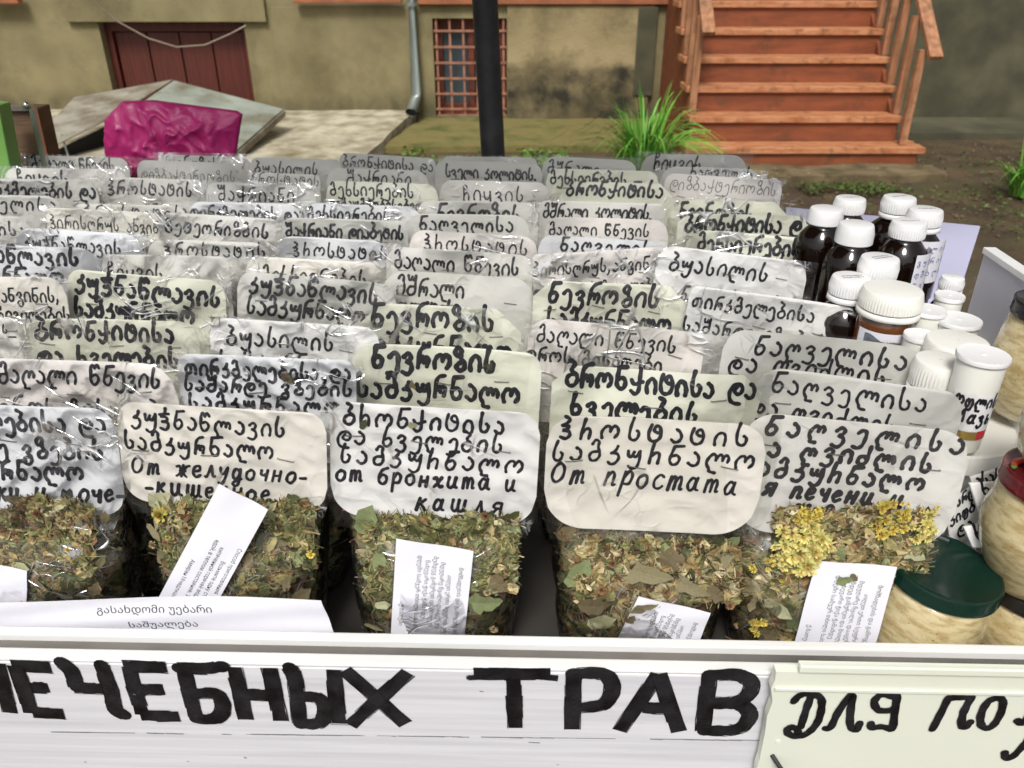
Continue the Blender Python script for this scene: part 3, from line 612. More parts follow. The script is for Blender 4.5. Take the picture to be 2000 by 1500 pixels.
# cable
w = MB(); cpts = []
for (u, v, y) in ((150, -40, 6.6), (180, 0, 6.7), (230, 42, 6.8), (290, 75, 6.9), (345, 92, 7.0), (400, 88, 7.15), (450, 66, 7.35), (480, 50, 7.5)):
    cpts.append(on_y(u, v, y))
w.tube(cpts, .006, 8); tag(w.build('hanging_cable', mat('white_cable', '9b8b7c', rough=.5), smooth=True), "thin whitish cable sagging in front of the red cellar door", "cable")

# staircase
st = tag(empty('wooden_staircase', (2.05, 5.85, 0)), "orange-painted wooden staircase with open railings climbing to the house", "staircase")
def spart(mb, name, m, **k):
    for v in mb.v: v.x -= 2.05; v.y -= 5.85
    return mb.build(name, m, st, **k)
SX0, SX1 = 1.36, 2.80
for k in range(9):
    y0 = 5.86 + .2 * k; z0 = .10 + .18 * k
    a, b = (1.24, 2.96) if k == 0 else (SX0 - .07, SX1 + .04)
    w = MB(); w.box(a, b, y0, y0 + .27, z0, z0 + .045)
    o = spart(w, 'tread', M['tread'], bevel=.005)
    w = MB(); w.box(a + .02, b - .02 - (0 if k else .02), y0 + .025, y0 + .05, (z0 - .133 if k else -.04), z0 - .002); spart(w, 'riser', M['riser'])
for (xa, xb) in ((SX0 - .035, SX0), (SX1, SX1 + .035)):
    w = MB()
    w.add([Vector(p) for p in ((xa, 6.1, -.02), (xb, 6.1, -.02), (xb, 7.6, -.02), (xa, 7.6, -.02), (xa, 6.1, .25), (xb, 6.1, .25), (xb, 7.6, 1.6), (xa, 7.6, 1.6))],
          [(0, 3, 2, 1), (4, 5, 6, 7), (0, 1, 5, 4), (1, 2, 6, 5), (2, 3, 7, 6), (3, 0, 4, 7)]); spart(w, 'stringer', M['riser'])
for side, xr in ((0, SX0 - .06), (1, SX1 + .005)):
    for k in range(8):
        y0 = 5.93 + .2 * k; z0 = .145 + .18 * k
        if side == 0 and k == 0: continue
        w = MB(); hh = .66 if k else .64
        w.box(xr - .0, xr + .05, y0 + .02, y0 + .065, z0 + .002, z0 + hh)
        spart(w, 'newel_post' if k == side ^ 1 else 'baluster', M['post'], bevel=.003)
    ya, za = (5.96, .80) if side else (6.12, .94)
    xa = xr + .025 + (.05 if side else .03)
    w = MB(); w.beam((xa, ya - .1, za - .06), (xa, ya + 1.6, za + 1.48), .09, .035); spart(w, 'handrail', M['post'], bevel=.004)

# grass clumps
def grass(name, c, rad, hgt, nb, label, seed):
    rng = random.Random(seed); mb = MB()
    for k in range(nb):
        a = rng.uniform(0, 2 * math.pi); r0 = rng.uniform(0, rad * .25); L_ = hgt * rng.uniform(.55, 1.25)
        spread = rng.uniform(.15, 1.0) * rad; wd = rng.uniform(.005, .0105)
        base = Vector((math.cos(a) * r0, math.sin(a) * r0, 0)); dr = Vector((math.cos(a), math.sin(a), 0)); sd_ = Vector((-dr.y, dr.x, 0))
        vs = []
        for i in range(7):
            t = i / 6
            z = L_ * (t - .42 * t ** 3 * (spread / rad) * 1.7)
            p = base + dr * (spread * t ** 1.6) + Vector((0, 0, z)); ww = wd * (1 - t ** 2.5) * (1.1 - .3 * (1 - t))
            vs += [p - sd_ * ww, p + sd_ * ww + Vector((0, 0, .002))]
        tn = rng.uniform(.65, 1.3); y_ = rng.uniform(0, .06)
        mb.add(vs, [(2 * i, 2 * i + 1, 2 * i + 3, 2 * i + 2) for i in range(6)], 0, ((.12 + y_) * tn, .38 * tn, .05 * tn, 1))
    o = mb.build(name, GRASSM, loc=c, smooth=True)
    return tag(o, label, 'plant')
GRASSM = tintmat('grass_leaf', .45, 20, .2)
grass('grass_clump', (.90, 5.6, 0), .54, .62, 230, "lush bright green grass clump growing at the left foot of the stairs", 3)
grass('grass_clump', (3.30, 5.15, -.01), .36, .36, 130, "smaller green grass tuft on bare soil at the right picture edge", 5)
def scatter_leaves(name, boxes, n, size, m, seed, up=.6):
    rng = random.Random(seed); mb = MB()
    for k in range(n):
        x0, x1, y0, y1, z = rng.choice(boxes)
        c = Vector((rng.uniform(x0, x1), rng.uniform(y0, y1), z + rng.uniform(0.004, .05 * up)))
        if noise.noise(Vector((c.x * 2.3, c.y * 2.3, 1))) < -.08: continue
        s = size * rng.uniform(.5, 1.4); q = Quaternion((rng.uniform(-up, up), rng.uniform(-up, up), 1), rng.uniform(0, 6.28)) @ Quaternion((1, 0, 0), rng.uniform(-up, up))
        pts = [(-.5, 0, 0), (-.1, -.28, .05), (.5, 0, 0), (-.1, .28, .05)]
        tn = rng.uniform(.6, 1.4)
        mb.add([c + q @ (Vector(p) * s) for p in pts], [(0, 1, 2, 3)], 0, (m[0] * tn, m[1] * tn, m[2] * tn, 1))
    return tag(mb.build(name, GRASSM), kind='stuff')
scatter_leaves('ground_weeds', [(-1.0, 1.2, 5.9, 6.45, 0), (-.9, 1.2, 5.6, 6.2, 0), (-.5, .9, 5.9, 6.4, 0)], 2200, .035, (.10, .19, .03), 11)
scatter_leaves('ground_weeds', [(1.9, 2.6, 5.15, 5.4, 0), (2.9, 4.6, 4.2, 6.8, 0), (3.2, 4.4, 4.0, 5.0, 0), (2.0, 3.4, 4.2, 5.2, 0)], 2600, .028, (.07, .11, .025), 12, .4)
scatter_leaves('fallen_petals', [(1.3, 2.9, 5.35, 5.85, .04), (1.3, 2.9, 5.88, 6.0, .175), (2.0, 4.6, 4.0, 6.6, 0), (-3, -1, 5.5, 7, .09)], 330, .017, (.34, .33, .10), 13, .15)
w = MB(); rng = random.Random(4)
for k in range(700):
    c = Vector((rng.uniform(1.6, 4.8), rng.uniform(3.6, 6.9), -.012)); s = rng.uniform(.004, .013)
    w.add([c + Vector((-s, -s, 0)), c + Vector((s, -s * .8, 0)), c + Vector((s * .7, s, 0)), c + Vector((-s, s * .6, 0)), c + Vector((0, 0, s * 1.1))], [(0, 1, 4), (1, 2, 4), (2, 3, 4), (3, 0, 4)])
tag(w.build('gravel', mat('brown_grit', '6a5a42', '52452f', 5, .9)), kind='stuff')

# cellar hatch of sheet metal
def plate(mb, q, th=.006):
    q = [Vector(p) for p in q]; n_ = (q[1] - q[0]).cross(q[2] - q[0]).normalized() * th
    if n_.z > 0: n_ = -n_
    k = len(q)
    mb.add(q + [p + n_ for p in q], [tuple(range(k)), tuple(reversed(range(k, 2 * k)))] + [(i, k + i, k + (i + 1) % k, (i + 1) % k) for i in range(k)])
hatch = tag(empty('cellar_hatch', (-2.6, 6.4, 0)), "weathered sheet-metal cellar hatch of two sloping plates below the red door", "hatch")
def at(u, v, y): return on_y(u, v, y) - Vector((-2.6, 6.4, 0))
w = MB(); plate(w, [at(340, 157, 7.0), at(553, 213, 6.75), at(440, 312, 5.7), at(195, 318, 5.5), at(232, 232, 6.25)]); w.build('hatch_plate', M['sheet'], hatch)
w = MB(); plate(w, [at(338, 155, 7.02), at(145, 190, 6.75), at(75, 262, 6.0), at(92, 291, 5.75), at(214, 232, 6.3)]); w.build('hatch_plate', M['sheet_rust'], hatch)
w = MB(); plate(w, [at(96, 300, 5.8), at(220, 240, 6.4), at(335, 170, 7.1), at(360, 300, 7.1), at(100, 360, 5.8)], .02); w.build('hatch_gap_shade', M['dark'], hatch)  # near-black plate stands in for the shade in the gap under the plates
w = MB(); w.tube([at(120, 262, 6.0), at(135, 310, 5.75)], .006, 6); w.build('prop_rod', M['galv'], hatch)
# dark base so that the plates rest on something
w = MB(); plate(w, [at(553, 214, 6.77), at(440, 314, 5.72), at(440, 330, 5.72), at(553, 226, 6.77)], .02); w.build('hatch_side', M['sheet_rust'], hatch)

# black pole with the market umbrella it carries
um = tag(empty('market_umbrella', (-.03, 1.62, 0)), "market umbrella on a slim black steel pole behind the herb bags", "umbrella")
pb = on_y(963, 305, 1.62) - Vector((-.03, 1.62, 0)); pt = on_y(947, 0, 1.62) - Vector((-.03, 1.62, 0))
dv = (pt - pb).normalized()
p0 = pb - dv * (pb.z / dv.z); p1 = pb + dv * ((2.5 - pb.z) / dv.z)
w = MB(); w.tube([p0, p1], .0235, 20); w.build('pole', M['pole'], um, smooth=True)
w = MB(); w.lathe([(.22, 0), (.22, .05), (.05, .07), (.05, .12)], 24); o = w.build('base', M['pole'], um); o.location = p0
cm = mat('beige_canopy', (0.55, 0.53, 0.48), rough=.9)
w = MB(); top = p1 + Vector((0, 0, -.02)); ring = []
for k in range(8):
    a = math.pi / 8 + k * math.pi / 4
    ring.append(Vector((p1.x + 1.45 * math.cos(a), 1.38 * math.sin(a) + .14, 2.14)))
w.add([top] + ring, [(0, 1 + k, 1 + (k + 1) % 8) for k in range(8)])
w.add([q for q in ring] + [q - Vector((0, 0, .16)) for q in ring], [(k, (k + 1) % 8, 8 + (k + 1) % 8, 8 + k) for k in range(8)]); w.build('canopy', cm, um)
for q in ring:
    w = MB(); w.tube([top - Vector((0, 0, .03)), q - Vector((0, 0, .02))], .006, 6); w.build('rib', M['pole'], um)

# ---------------------------------------------------------------- the table
A_ = on_z(0, 1240, .905); B_ = on_z(2000, 1278, .905)
tx = (B_ - A_).normalized(); td = Vector((-tx.y, tx.x, 0))      # along the front, and away from the camera
T0 = A_ + (B_ - A_) * .5
TANG = math.atan2(tx.y, tx.x)
tbl = tag(empty('stall_table', (T0.x, T0.y, 0), TANG), "white-painted market stall table with a raised front board lettered in black", "table")
def tl(p): q = Vector(p) - T0; return Vector((q.dot(tx), q.dot(td), p.z))     # world -> table frame
FLOOR = .83
HW = 1.25
w = MB(); w.box(-HW, HW, .0015, .0095, .835, .905); w.build('front_rail', M['rail_white'], tbl, bevel=.0015)
w = MB(); w.box(-HW, HW, -.0205, -.0105, .60, .8995); w.build('front_board', M['panel'], tbl, bevel=.001)
w = MB(); w.box(-HW, HW, -.0203, -.0098, .8997, .9035); w.build('board_lip', M['rail_white'], tbl, bevel=.0015)
w = MB(); w.box(-HW, HW, -.0096, .0013, .845, .8985); w.build('groove_fill', mat('groove_shade_grey', (.20, .18, .16), (.08, .075, .07), 6, .5, stretch=(1, 1, 1)), tbl)  # grey-brown strip added to paint the shade of the open groove
w = MB(); w.box(-HW, .50, .0097, 1.02, FLOOR - .02, FLOOR - .001); w.box(.501, HW, .0097, .40, FLOOR - .02, FLOOR - .001); w.build('table_top', mat('dark_table_board', (.045, .04, .034), (.03, .027, .023), 5, .7), tbl)
w = MB(); w.box(-HW, .50, 1.0205, 1.035, .72, .93); w.build('back_board', M['rail_white'], tbl)
for sx_ in (-HW + .06, HW - .06):
    for sy_ in (.06, .35 if sx_ > 0 else .96):
        w = MB(); w.box(sx_ - .03, sx_ + .03, sy_ - .03, sy_ + .03, 0, FLOOR - .0205); w.build('leg', M['wood_box'], tbl)
# lettering painted on the front board
def bpt(u, v, d):
    p = on_plane(u, v, T0 + td * d, td); q = tl(p); return (q.x, q.z)
def paint_line(mb, pts, wd, d, curve=True, flat=False, jit=.0):
    q = [bpt(u, v, d) for (u, v) in pts]
    if curve and len(q) > 2: q = catmull(q, 5)
    elif not curve:
        q2 = []
        for a, b in zip(q[:-1], q[1:]):
            for i in range(5): q2.append((a[0] + (b[0] - a[0]) * i / 5, a[1] + (b[1] - a[1]) * i / 5))
        q = q2 + [q[-1]]
    ws = [wd * (1 + .07 * math.sin(i * 1.7 + pts[0][0]) + random.uniform(-.05, .05)) for i in range(len(q))]
    vs, fs = ribbon(q, ws, 5, flat)
    dd = d - random.uniform(0, .0004)
    mb.add([Vector((x, dd, z)) for x, z in vs], fs)
    if wd > .009:
        for sg_ in (-1, 1, -1, 1):
            n_ = len(q); a_ = random.randint(0, n_ // 3); b_ = random.randint(n_ // 2, n_ - 1); o_ = []
            for i in range(a_, b_ + 1):
                p0_, p1_ = q[max(i - 1, 0)], q[min(i + 1, n_ - 1)]; dx, dz = p1_[0] - p0_[0], p1_[1] - p0_[1]; l_ = math.hypot(dx, dz) or 1e-9
                k_ = sg_ * (wd * .5 + random.uniform(-.0001, .0007)); o_.append((q[i][0] - dz / l_ * k_, q[i][1] + dx / l_ * k_))
            if len(o_) > 2:
                v3, f3 = ribbon(o_, random.uniform(.0004, .0011), 3); mb.add([Vector((x, dd - .0001, z)) for x, z in v3], f3)
def Z5(a): return [(x * .5, 1220 + y * .5) for x, y in a]
def Z6(a): return [(1000 + x * .5, 1220 + y * .5) for x, y in a]
big = [
 (Z5([(-12, 150), (40, 345)]), 1), (Z5([(-60, 160), (-12, 155)]), 1),
 (Z5([(62, 160), (122, 345)]), 1), (Z5([(45, 158), (198, 166)]), 1), (Z5([(105, 245), (190, 247)]), 1), (Z5([(125, 340), (250, 348)]), 1),
 (Z5([(240, 148), (280, 185), (298, 246)]), 0), (Z5([(285, 246), (400, 250)]), 1), (Z5([(395, 158), (432, 255), (452, 330), (485, 352)]), 0),
 (Z5([(500, 165), (556, 352)]), 1), (Z5([(482, 162), (650, 166)]), 1), (Z5([(530, 254), (640, 254)]), 1), (Z5([(548, 355), (700, 357)]), 1),
 (Z5([(715, 172), (765, 362)]), 1), (Z5([(698, 168), (800, 170), (868, 162)]), 0), (Z5([(755, 268), (838, 268), (868, 300), (866, 345), (830, 368), (765, 366)]), 0),
 (Z5([(915, 165), (960, 370)]), 1), (Z5([(1052, 168), (1096, 375)]), 1), (Z5([(945, 272), (1070, 274)]), 1),
 (Z5([(1130, 165), (1152, 215), (1172, 385)]), 0), (Z5([(1175, 282), (1240, 284), (1270, 320), (1262, 370), (1230, 388), (1175, 386)]), 0), (Z5([(1302, 175), (1325, 385)]), 1),
 (Z5([(1345, 178), (1585, 388)]), 1), (Z5([(1592, 185), (1368, 393)]), 1),
 (Z6([(-150, 190), (150, 192)]), 1), (Z6([(-146, 195), (-142, 215)]), 1), (Z6([(148, 195), (144, 218)]), 1), (Z6([(4, 190), (14, 402)]), 1),
 (Z6([(240, 190), (235, 408)]), 1), (Z6([(240, 192), (350, 190), (388, 225), (385, 275), (350, 312), (262, 322)]), 0),
 (Z6([(570, 192), (420, 415)]), 1), (Z6([(575, 192), (652, 418)]), 1), (Z6([(510, 325), (610, 327)]), 1),
 (Z6([(770, 195), (745, 415)]), 1), (Z6([(770, 197), (880, 196), (935, 228), (915, 280), (860, 302), (780, 304)]), 0), (Z6([(780, 308), (880, 308), (928, 345), (905, 395), (850, 412), (750, 414)]), 0)]
fb = [c for c in tbl.children if c.name.startswith('front_board')][0]
cuts = [0, 2, 6, 9, 13, 16, 19, 22, 24, 28, 30, 33, 36]
for a, b in zip(cuts[:-1], cuts[1:]):
    lt = MB()
    for pts, straight in big[a:b]: paint_line(lt, pts, .0110, -.0209, curve=not straight, flat=bool(straight))
    lt.build('letter', M['ink_paint'], fb)
lt = MB(); rng = random.Random(5)
for k in range(60):
    u0 = rng.uniform(100, 1450); v0 = 1428 + u0 * .012 + rng.choice((0, 0, 0, rng.uniform(-120, 60))); L_ = rng.uniform(6, 90) if abs(v0 - 1428) < 30 else rng.uniform(2, 6)
    paint_line(lt, [(u0, v0), (u0 + L_, v0 + 1)], rng.uniform(.0004, .0012), -.0208, curve=False)
lt.build('scratch', mat('grey_scuff', (.22, .22, .23), rough=.6), fb)

# second sign board, broken at its left edge
sg = tag(empty('sign_board', (T0.x, T0.y, 0), TANG), "cream sign board with broken left edge screwed over the table front at right", "sign")
w = MB(); e = [bpt(u, v, -.034) for (u, v) in ((1562, 1296), (1516, 1312), (1513, 1330), (1506, 1345), (1509, 1372), (1498, 1400), (1494, 1432), (1488, 1462), (1484, 1482), (1478, 1500), (1474, 1540))]
e = e[1:]
zt = e[0][1]; pts = [(x, z) for x, z in e] + [(e[-1][0] - .01, .62), (HW, .62), (HW, zt + .002)]
n = len(pts)
w.add([Vector((x, -.034, z)) for x, z in pts] + [Vector((x, -.0272, z)) for x, z in pts], [tuple(range(n)), tuple(reversed(range(n, 2 * n)))] + [(i, n + i, n + (i + 1) % n, (i + 1) % n) for i in range(n)])
board = w.build('board', M['sign2'], sg)
for (va, hh, dd) in ((1302, .006, .0030), (1344, .0035, .0016)):
    w = MB(); a = bpt(1560 if va < 1310 else 1512, va, -.034); w.box(a[0], HW, -.034 - dd, -.0341, a[1] - hh / 2, a[1] + hh / 2); w.build('ridge', M['sign2'], sg, bevel=.0008)
w = MB(); a = bpt(1562, 1296, -.03); w.box(a[0], HW, -.0345, -.0272, zt + .0021, a[1]); w.build('top_strip', M['sign2'], sg)
sgn = []
for pts in ([(1100, 300), (1120, 278), (1160, 268), (1205, 285), (1208, 330), (1190, 385), (1150, 425), (1105, 435), (1075, 420), (1085, 400), (1110, 405), (1118, 420)], [(1170, 275), (1150, 330), (1128, 400)],
            [(1225, 405), (1245, 400), (1275, 340), (1315, 285), (1330, 280), (1322, 340), (1322, 395), (1345, 412), (1358, 385)],
            [(1492, 282), (1445, 272), (1415, 300), (1430, 332), (1470, 335), (1495, 325)], [(1505, 278), (1495, 340), (1488, 400), (1478, 408)], [(1478, 405), (1440, 398), (1405, 402), (1402, 385)],
            [(1705, 285), (1675, 345), (1642, 408)], [(1705, 288), (1750, 285), (1795, 284)], [(1795, 284), (1765, 340), (1755, 390), (1772, 400), (1790, 380)],
            [(1900, 285), (1860, 300), (1832, 350), (1835, 395), (1870, 400), (1905, 355), (1918, 300), (1895, 282)],
            [(1975, 375), (1990, 385), (2010, 370), (2060, 290), (2075, 285), (2070, 380), (2095, 400)],
            [(1925, 500), (1930, 520), (1955, 515), (2000, 470), (2040, 420), (2045, 500)]):
    sgn.append(pts)
cuts = [0, 2, 3, 6, 9, 10, 11, 12]
for a, b in zip(cuts[:-1], cuts[1:]):
    lt = MB()
    for pts in sgn[a:b]: paint_line(lt, Z6(pts), .0058, -.0346)
    lt.build('letter', M['ink_paint'], board)
# screw
sc0 = bpt(1508, 1475, -.034); 
w = MB(); w.tube([(sc0[0], -.034, sc0[1]), (sc0[0] + .008, -.052, sc0[1] - .004)], .0018, 8)
h0 = Vector((sc0[0] + .008, -.052, sc0[1] - .004)); dvv = Vector((.4, -.85, -.3)).normalized()
w.tube([h0, h0 + dvv * .002, h0 + dvv * .003], [.002, .0058, .0056], 14)
w.build('screw', M['pole'], sg)
w = MB(); a = bpt(1520, 1448, -.034); w.tube([(a[0], -.0347, a[1]), (a[0], -.0342, a[1])], .0018, 10); w.build('screw_hole', mat('chipped_white', (.82, .82, .8)), sg)

# ---------------------------------------------------------------- herb bags
ZTOP = 1.05
PAL = [(.155, .155, .06), (.095, .10, .036), (.23, .20, .085), (.34, .27, .135), (.19, .11, .048), (.05, .05, .02), (.22, .24, .12), (.28, .20, .085), (.08, .046, .024), (.44, .38, .23)]
PALS = {'a': [3, 3, 3, 3, 3, 2, 1, 2, 1, 1], 'b': [4, 4, 2, 1, 2, 2, 2, 1, 1, 1], 'c': [5, 4, 2, 2, 1, 2, 3, 1, 1, 1], 'd': [2, 2, 3, 3, 3, 2, 1, 3, 2, 2], 'e': [2, 2, 3, 4, 2, 1, 1, 4, 1, 2]}
def pick(rng, pk):
    w_ = PALS[pk]; r = rng.uniform(0, sum(w_))
    for c, k in zip(PAL, w_):
        r -= k
        if r <= 0: break
    t = rng.uniform(.7, 1.35); return (c[0] * t, c[1] * t, c[2] * t, 1)

def body_pt(phi, t, W, D, H, lean):
    """surface of the filled part of a bag: phi round it, t from foot to neck"""
    prof_w = .86 + .13 * math.sin(math.pi / 2 * min(t * 1.5, 1)) + .07 * max(0, t - .70) / .30
    prof_d = (.84 + .16 * math.sin(math.pi * min(t / .16, 1) * .5)) * (1 if t < .5 else 1 - .74 * ((t - .5) / .5) ** 1.6)
    e = 2 / 2.7
    c, s = math.cos(phi), math.sin(phi)
    x = W / 2 * prof_w * math.copysign(abs(c) ** e, c)
    y = D / 2 * prof_d * math.copysign(abs(s) ** e, s)
    b = 1 - .06 * (1 - min(1, t / .12)) if t < .12 else 1
    return Vector((x * b, y * b + lean * t * H, t * H))
def herb_bits(mb, rng, n, W, D, H, lean, pk, front=True, big=1.0):
    for k in range(n):
        phi = (-math.pi / 2 + rng.gauss(0, 1.0)) if front else rng.uniform(0, 2 * math.pi)
        t = rng.uniform(.0, 1.0) ** .92
        p = body_pt(phi, t, W, D, H, lean)
        p2 = body_pt(phi + .05, t, W, D, H, lean); p3 = body_pt(phi, min(t + .03, 1) if t < .97 else t - .03, W, D, H, lean)
        nrm = (p2 - p).cross(p3 - p)
        if t >= .97: nrm = -nrm
        nrm = nrm.normalized() if nrm.length > 1e-9 else Vector((0, -1, 0))
        c = p - nrm * rng.uniform(.0005, .006)
        ty = rng.random()
        # spread directions: mostly lying flat against the film
        ax = nrm.orthogonal().normalized(); ax.rotate(Quaternion(nrm, rng.uniform(0, 6.28)))
        ax = (ax + nrm * rng.uniform(-.13, .13)).normalized(); bx = nrm.cross(ax).normalized(); bx = (bx + nrm * rng.uniform(-.4, .4)).normalized()
        col = pick(rng, pk)
        if ty < .34:      # stem sliver
            L_ = rng.uniform(.003, .017 if abs(phi + 1.57) < .9 else .006) * big; w_ = rng.uniform(.00022, .0006)
            m_ = c + bx * rng.uniform(-.002, .002) + nrm * .0008
            if rng.random() < .5: col = (.36 * rng.uniform(.5, 1.1), .29 * rng.uniform(.5, 1.1), .14, 1)
            mb.add([c - ax * L_ - bx * w_, c - ax * L_ + bx * w_, m_ + bx * w_, m_ - bx * w_, c + ax * L_ + bx * w_ * .6, c + ax * L_ - bx * w_ * .6], [(0, 1, 2, 3), (3, 2, 4, 5)], 0, col)
        elif ty < .74:    # folded leaf scrap
            L_ = rng.uniform(.0018, .0055) * big; w_ = L_ * rng.uniform(.3, .65); f = nrm * rng.uniform(-.35, .45) * w_
            j = lambda: (ax * rng.uniform(-.3, .3) + bx * rng.uniform(-.2, .2)) * L_ * .5
            a0 = c - ax * L_; a1 = c + ax * L_
            l1 = c - ax * L_ * .3 - bx * w_ + f + j(); l2 = c + ax * L_ * .45 - bx * w_ * .9 + f + j()
            r1 = c - ax * L_ * .35 + bx * w_ + f + j(); r2 = c + ax * L_ * .4 + bx * w_ + f + j()
            mb.add([a0, l1, l2, a1, r2, r1], [(0, 1, 2, 3), (0, 3, 4, 5)], 0, col)
        elif ty < .83:   # larger torn leaf, lying flat
            L_ = rng.uniform(.0045, .0095); w_ = L_ * rng.uniform(.35, .7); q = []
            for s_ in range(9):
                a_ = s_ * .698; rr_ = rng.uniform(.7, 1.1)
                q.append(c + ax * (math.cos(a_) * L_ * rr_) + bx * (math.sin(a_) * w_ * rr_) + nrm * (.0008 + rng.uniform(-.0006, .0006)))
            mb.add([c + nrm * .0014] + q, [(0, 1 + s_, 1 + (s_ + 1) % 9) for s_ in range(9)], 0, col)
        else:             # crumb
            L_ = rng.uniform(.0006, .0018); q = [c + (ax * rng.uniform(-1, 1) + bx * rng.uniform(-1, 1) + nrm * rng.uniform(-.5, 1)) * L_ for _ in range(4)]
            mb.add(q, [(0, 1, 2), (0, 2, 3), (0, 3, 1), (1, 3, 2)], 0, col if rng.random() < .8 else (.5, .42, .26, 1))
def closed(mb, W, D, H, lean, n=40, m=16, off=0.0, wr=0.0, seed=0, mi=0, top=False):
    base = len(mb.v)
    for j in range(m + 1):
        t = j / m
        for i in range(n):
            phi = 2 * math.pi * i / n
            p = body_pt(phi, t, W, D, H, lean); d_ = Vector((p.x, p.y - lean * t * H, 0)); d_ = d_.normalized() if d_.length > 1e-6 else Vector((0, -1, 0))
            q = noise.noise(Vector((p.x * 34 + seed, p.y * 34, p.z * 26)))
            r_ = 1 - abs(noise.noise(Vector((p.x * 22 + p.z * 30, seed * 3.1, p.z * 12 - p.x * 10))))
            mb.v.append(p + d_ * (off + wr * (q * .6 + (r_ - .75) * 1.0))); mb.c.append((1, 1, 1, 1))
    for j in range(m):
        for i in range(n):
            a = base + j * n + i; b = base + j * n + (i + 1) % n
            mb.f.append((a, b, b + n, a + n)); mb.m.append(mi)
    mb.f.append(tuple(reversed([base + i for i in range(n)]))); mb.m.append(mi)
    if top: mb.f.append(tuple(base + m * n + i for i in range(n))); mb.m.append(mi)

BASEW, BASED, BASEH = .132, .082, .125
shared = {}
def shared_body(kind):
    if kind in shared: return shared[kind]
    rng = random.Random(hash(kind) % 1000 if False else ord(kind[-1]))
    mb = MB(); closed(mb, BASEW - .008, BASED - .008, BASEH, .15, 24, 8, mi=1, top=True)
    herb_bits(mb, rng, 900, BASEW, BASED, BASEH, .15, kind[-1], front=True, big=1.3)
    o = mb.build('herb_mix', [M['herb'], M['herb_core']]); me1 = o.data; bpy.data.objects.remove(o)
    mb = MB(); closed(mb, BASEW + .004, BASED + .004, BASEH, .15, 32, 10, wr=.0025, seed=ord(kind[-1]))
    o = mb.build('film', M['film_tight'], smooth=True); me2 = o.data; bpy.data.objects.remove(o)
    shared[kind] = (me1, me2)
    return shared[kind]

leafvars = []
def leaf_mesh(seed, kind='oval'):
    rng = random.Random(seed); mb = MB(); n = 9
    c = {'oval': (.24, .28, .13), 'long': (.23, .20, .11), 'dark': (.075, .085, .035), 'brown': (.14, .11, .06), 'pale': (.44, .44, .27)}[kind]
    t = rng.uniform(.85, 1.15); col = (c[0] * t, c[1] * t, c[2] * t, 1); vein = tuple(min(1, x * 1.2) for x in col[:3]) + (1,)
    L_, Rr, Mi = [], [], []
    for i in range(n + 1):
        s = i / n
        w_ = (.36 if kind != 'long' else .2) * math.sin(math.pi * s ** .8) ** .8 * rng.uniform(.62, 1.15) if 0 < i < n else .01
        z = .10 * math.sin(s * 3 + seed); Mi.append(Vector((s - .5, .015 * math.sin(s * 5), z)))
        L_.append(Vector((s - .5 + rng.uniform(-.02, .03), w_, z + .10 * w_ * rng.uniform(.4, 2)))); Rr.append(Vector((s - .5 + rng.uniform(-.02, .03), -w_, z + .10 * w_ * rng.uniform(.4, 2))))
    for a, b in ((L_, 1), (Rr, -1)):
        mb.add(a + Mi, [((i, i + 1, n + 2 + i, n + 1 + i) if b < 0 else (i + 1, i, n + 1 + i, n + 2 + i)) for i in range(n)], 0, col)
    up = Vector((0, 0, .012))
    mb.add([m_ + up + Vector((0, .006, 0)) for m_ in Mi] + [m_ + up - Vector((0, .006, 0)) for m_ in Mi], [(i, i + 1, n + 2 + i, n + 1 + i) for i in range(n)], 0, vein)
    o = mb.build('leaf', M['leaf']); me = o.data; bpy.data.objects.remove(o); return me
LEAF = {k: [leaf_mesh(i * 7 + len(k), k) for i in range(3)] for k in ('oval', 'long', 'dark', 'brown', 'pale')}
def flower_mesh(seed, col, heads):
    """a cluster of small dry everlasting heads, each a ball of tiny petals"""
    rng = random.Random(seed); mb = MB()
    for h in range(heads):
        a = rng.uniform(0, 6.28); r_ = .5 * math.sqrt(rng.random()) * (0 if heads == 1 else 1)
        c = Vector((math.cos(a) * r_, math.sin(a) * r_, .12 * rng.random() + .1 * (1 - r_))); s = (.16 if heads > 1 else .45) * rng.uniform(.8, 1.2)
        tn = rng.uniform(.75, 1.15)
        for k in range(34 if heads > 1 else 60):
            ph = rng.uniform(0, 6.28); th = rng.uniform(0, 1.5)
            d = Vector((math.cos(ph) * math.sin(th), math.sin(ph) * math.sin(th), math.cos(th) * .8))
            o_ = Vector((-math.sin(ph), math.cos(ph), 0)) * s * .16
            tip = c + d * s; root = c + d * s * .35
            cc = (col[0] * tn, col[1] * tn * rng.uniform(.85, 1.1), col[2] * tn, 1) if th > .45 else (col[0] * .9 * tn, col[1] * .74 * tn, col[2] * .6, 1)
            mb.add([root - o_, root + o_, tip + o_ * .7, tip - o_ * .7 + d * s * .12], [(0, 1, 2, 3)], 0, cc)
    o = mb.build('flower_cluster', M['flower']); me = o.data; bpy.data.objects.remove(o); return me

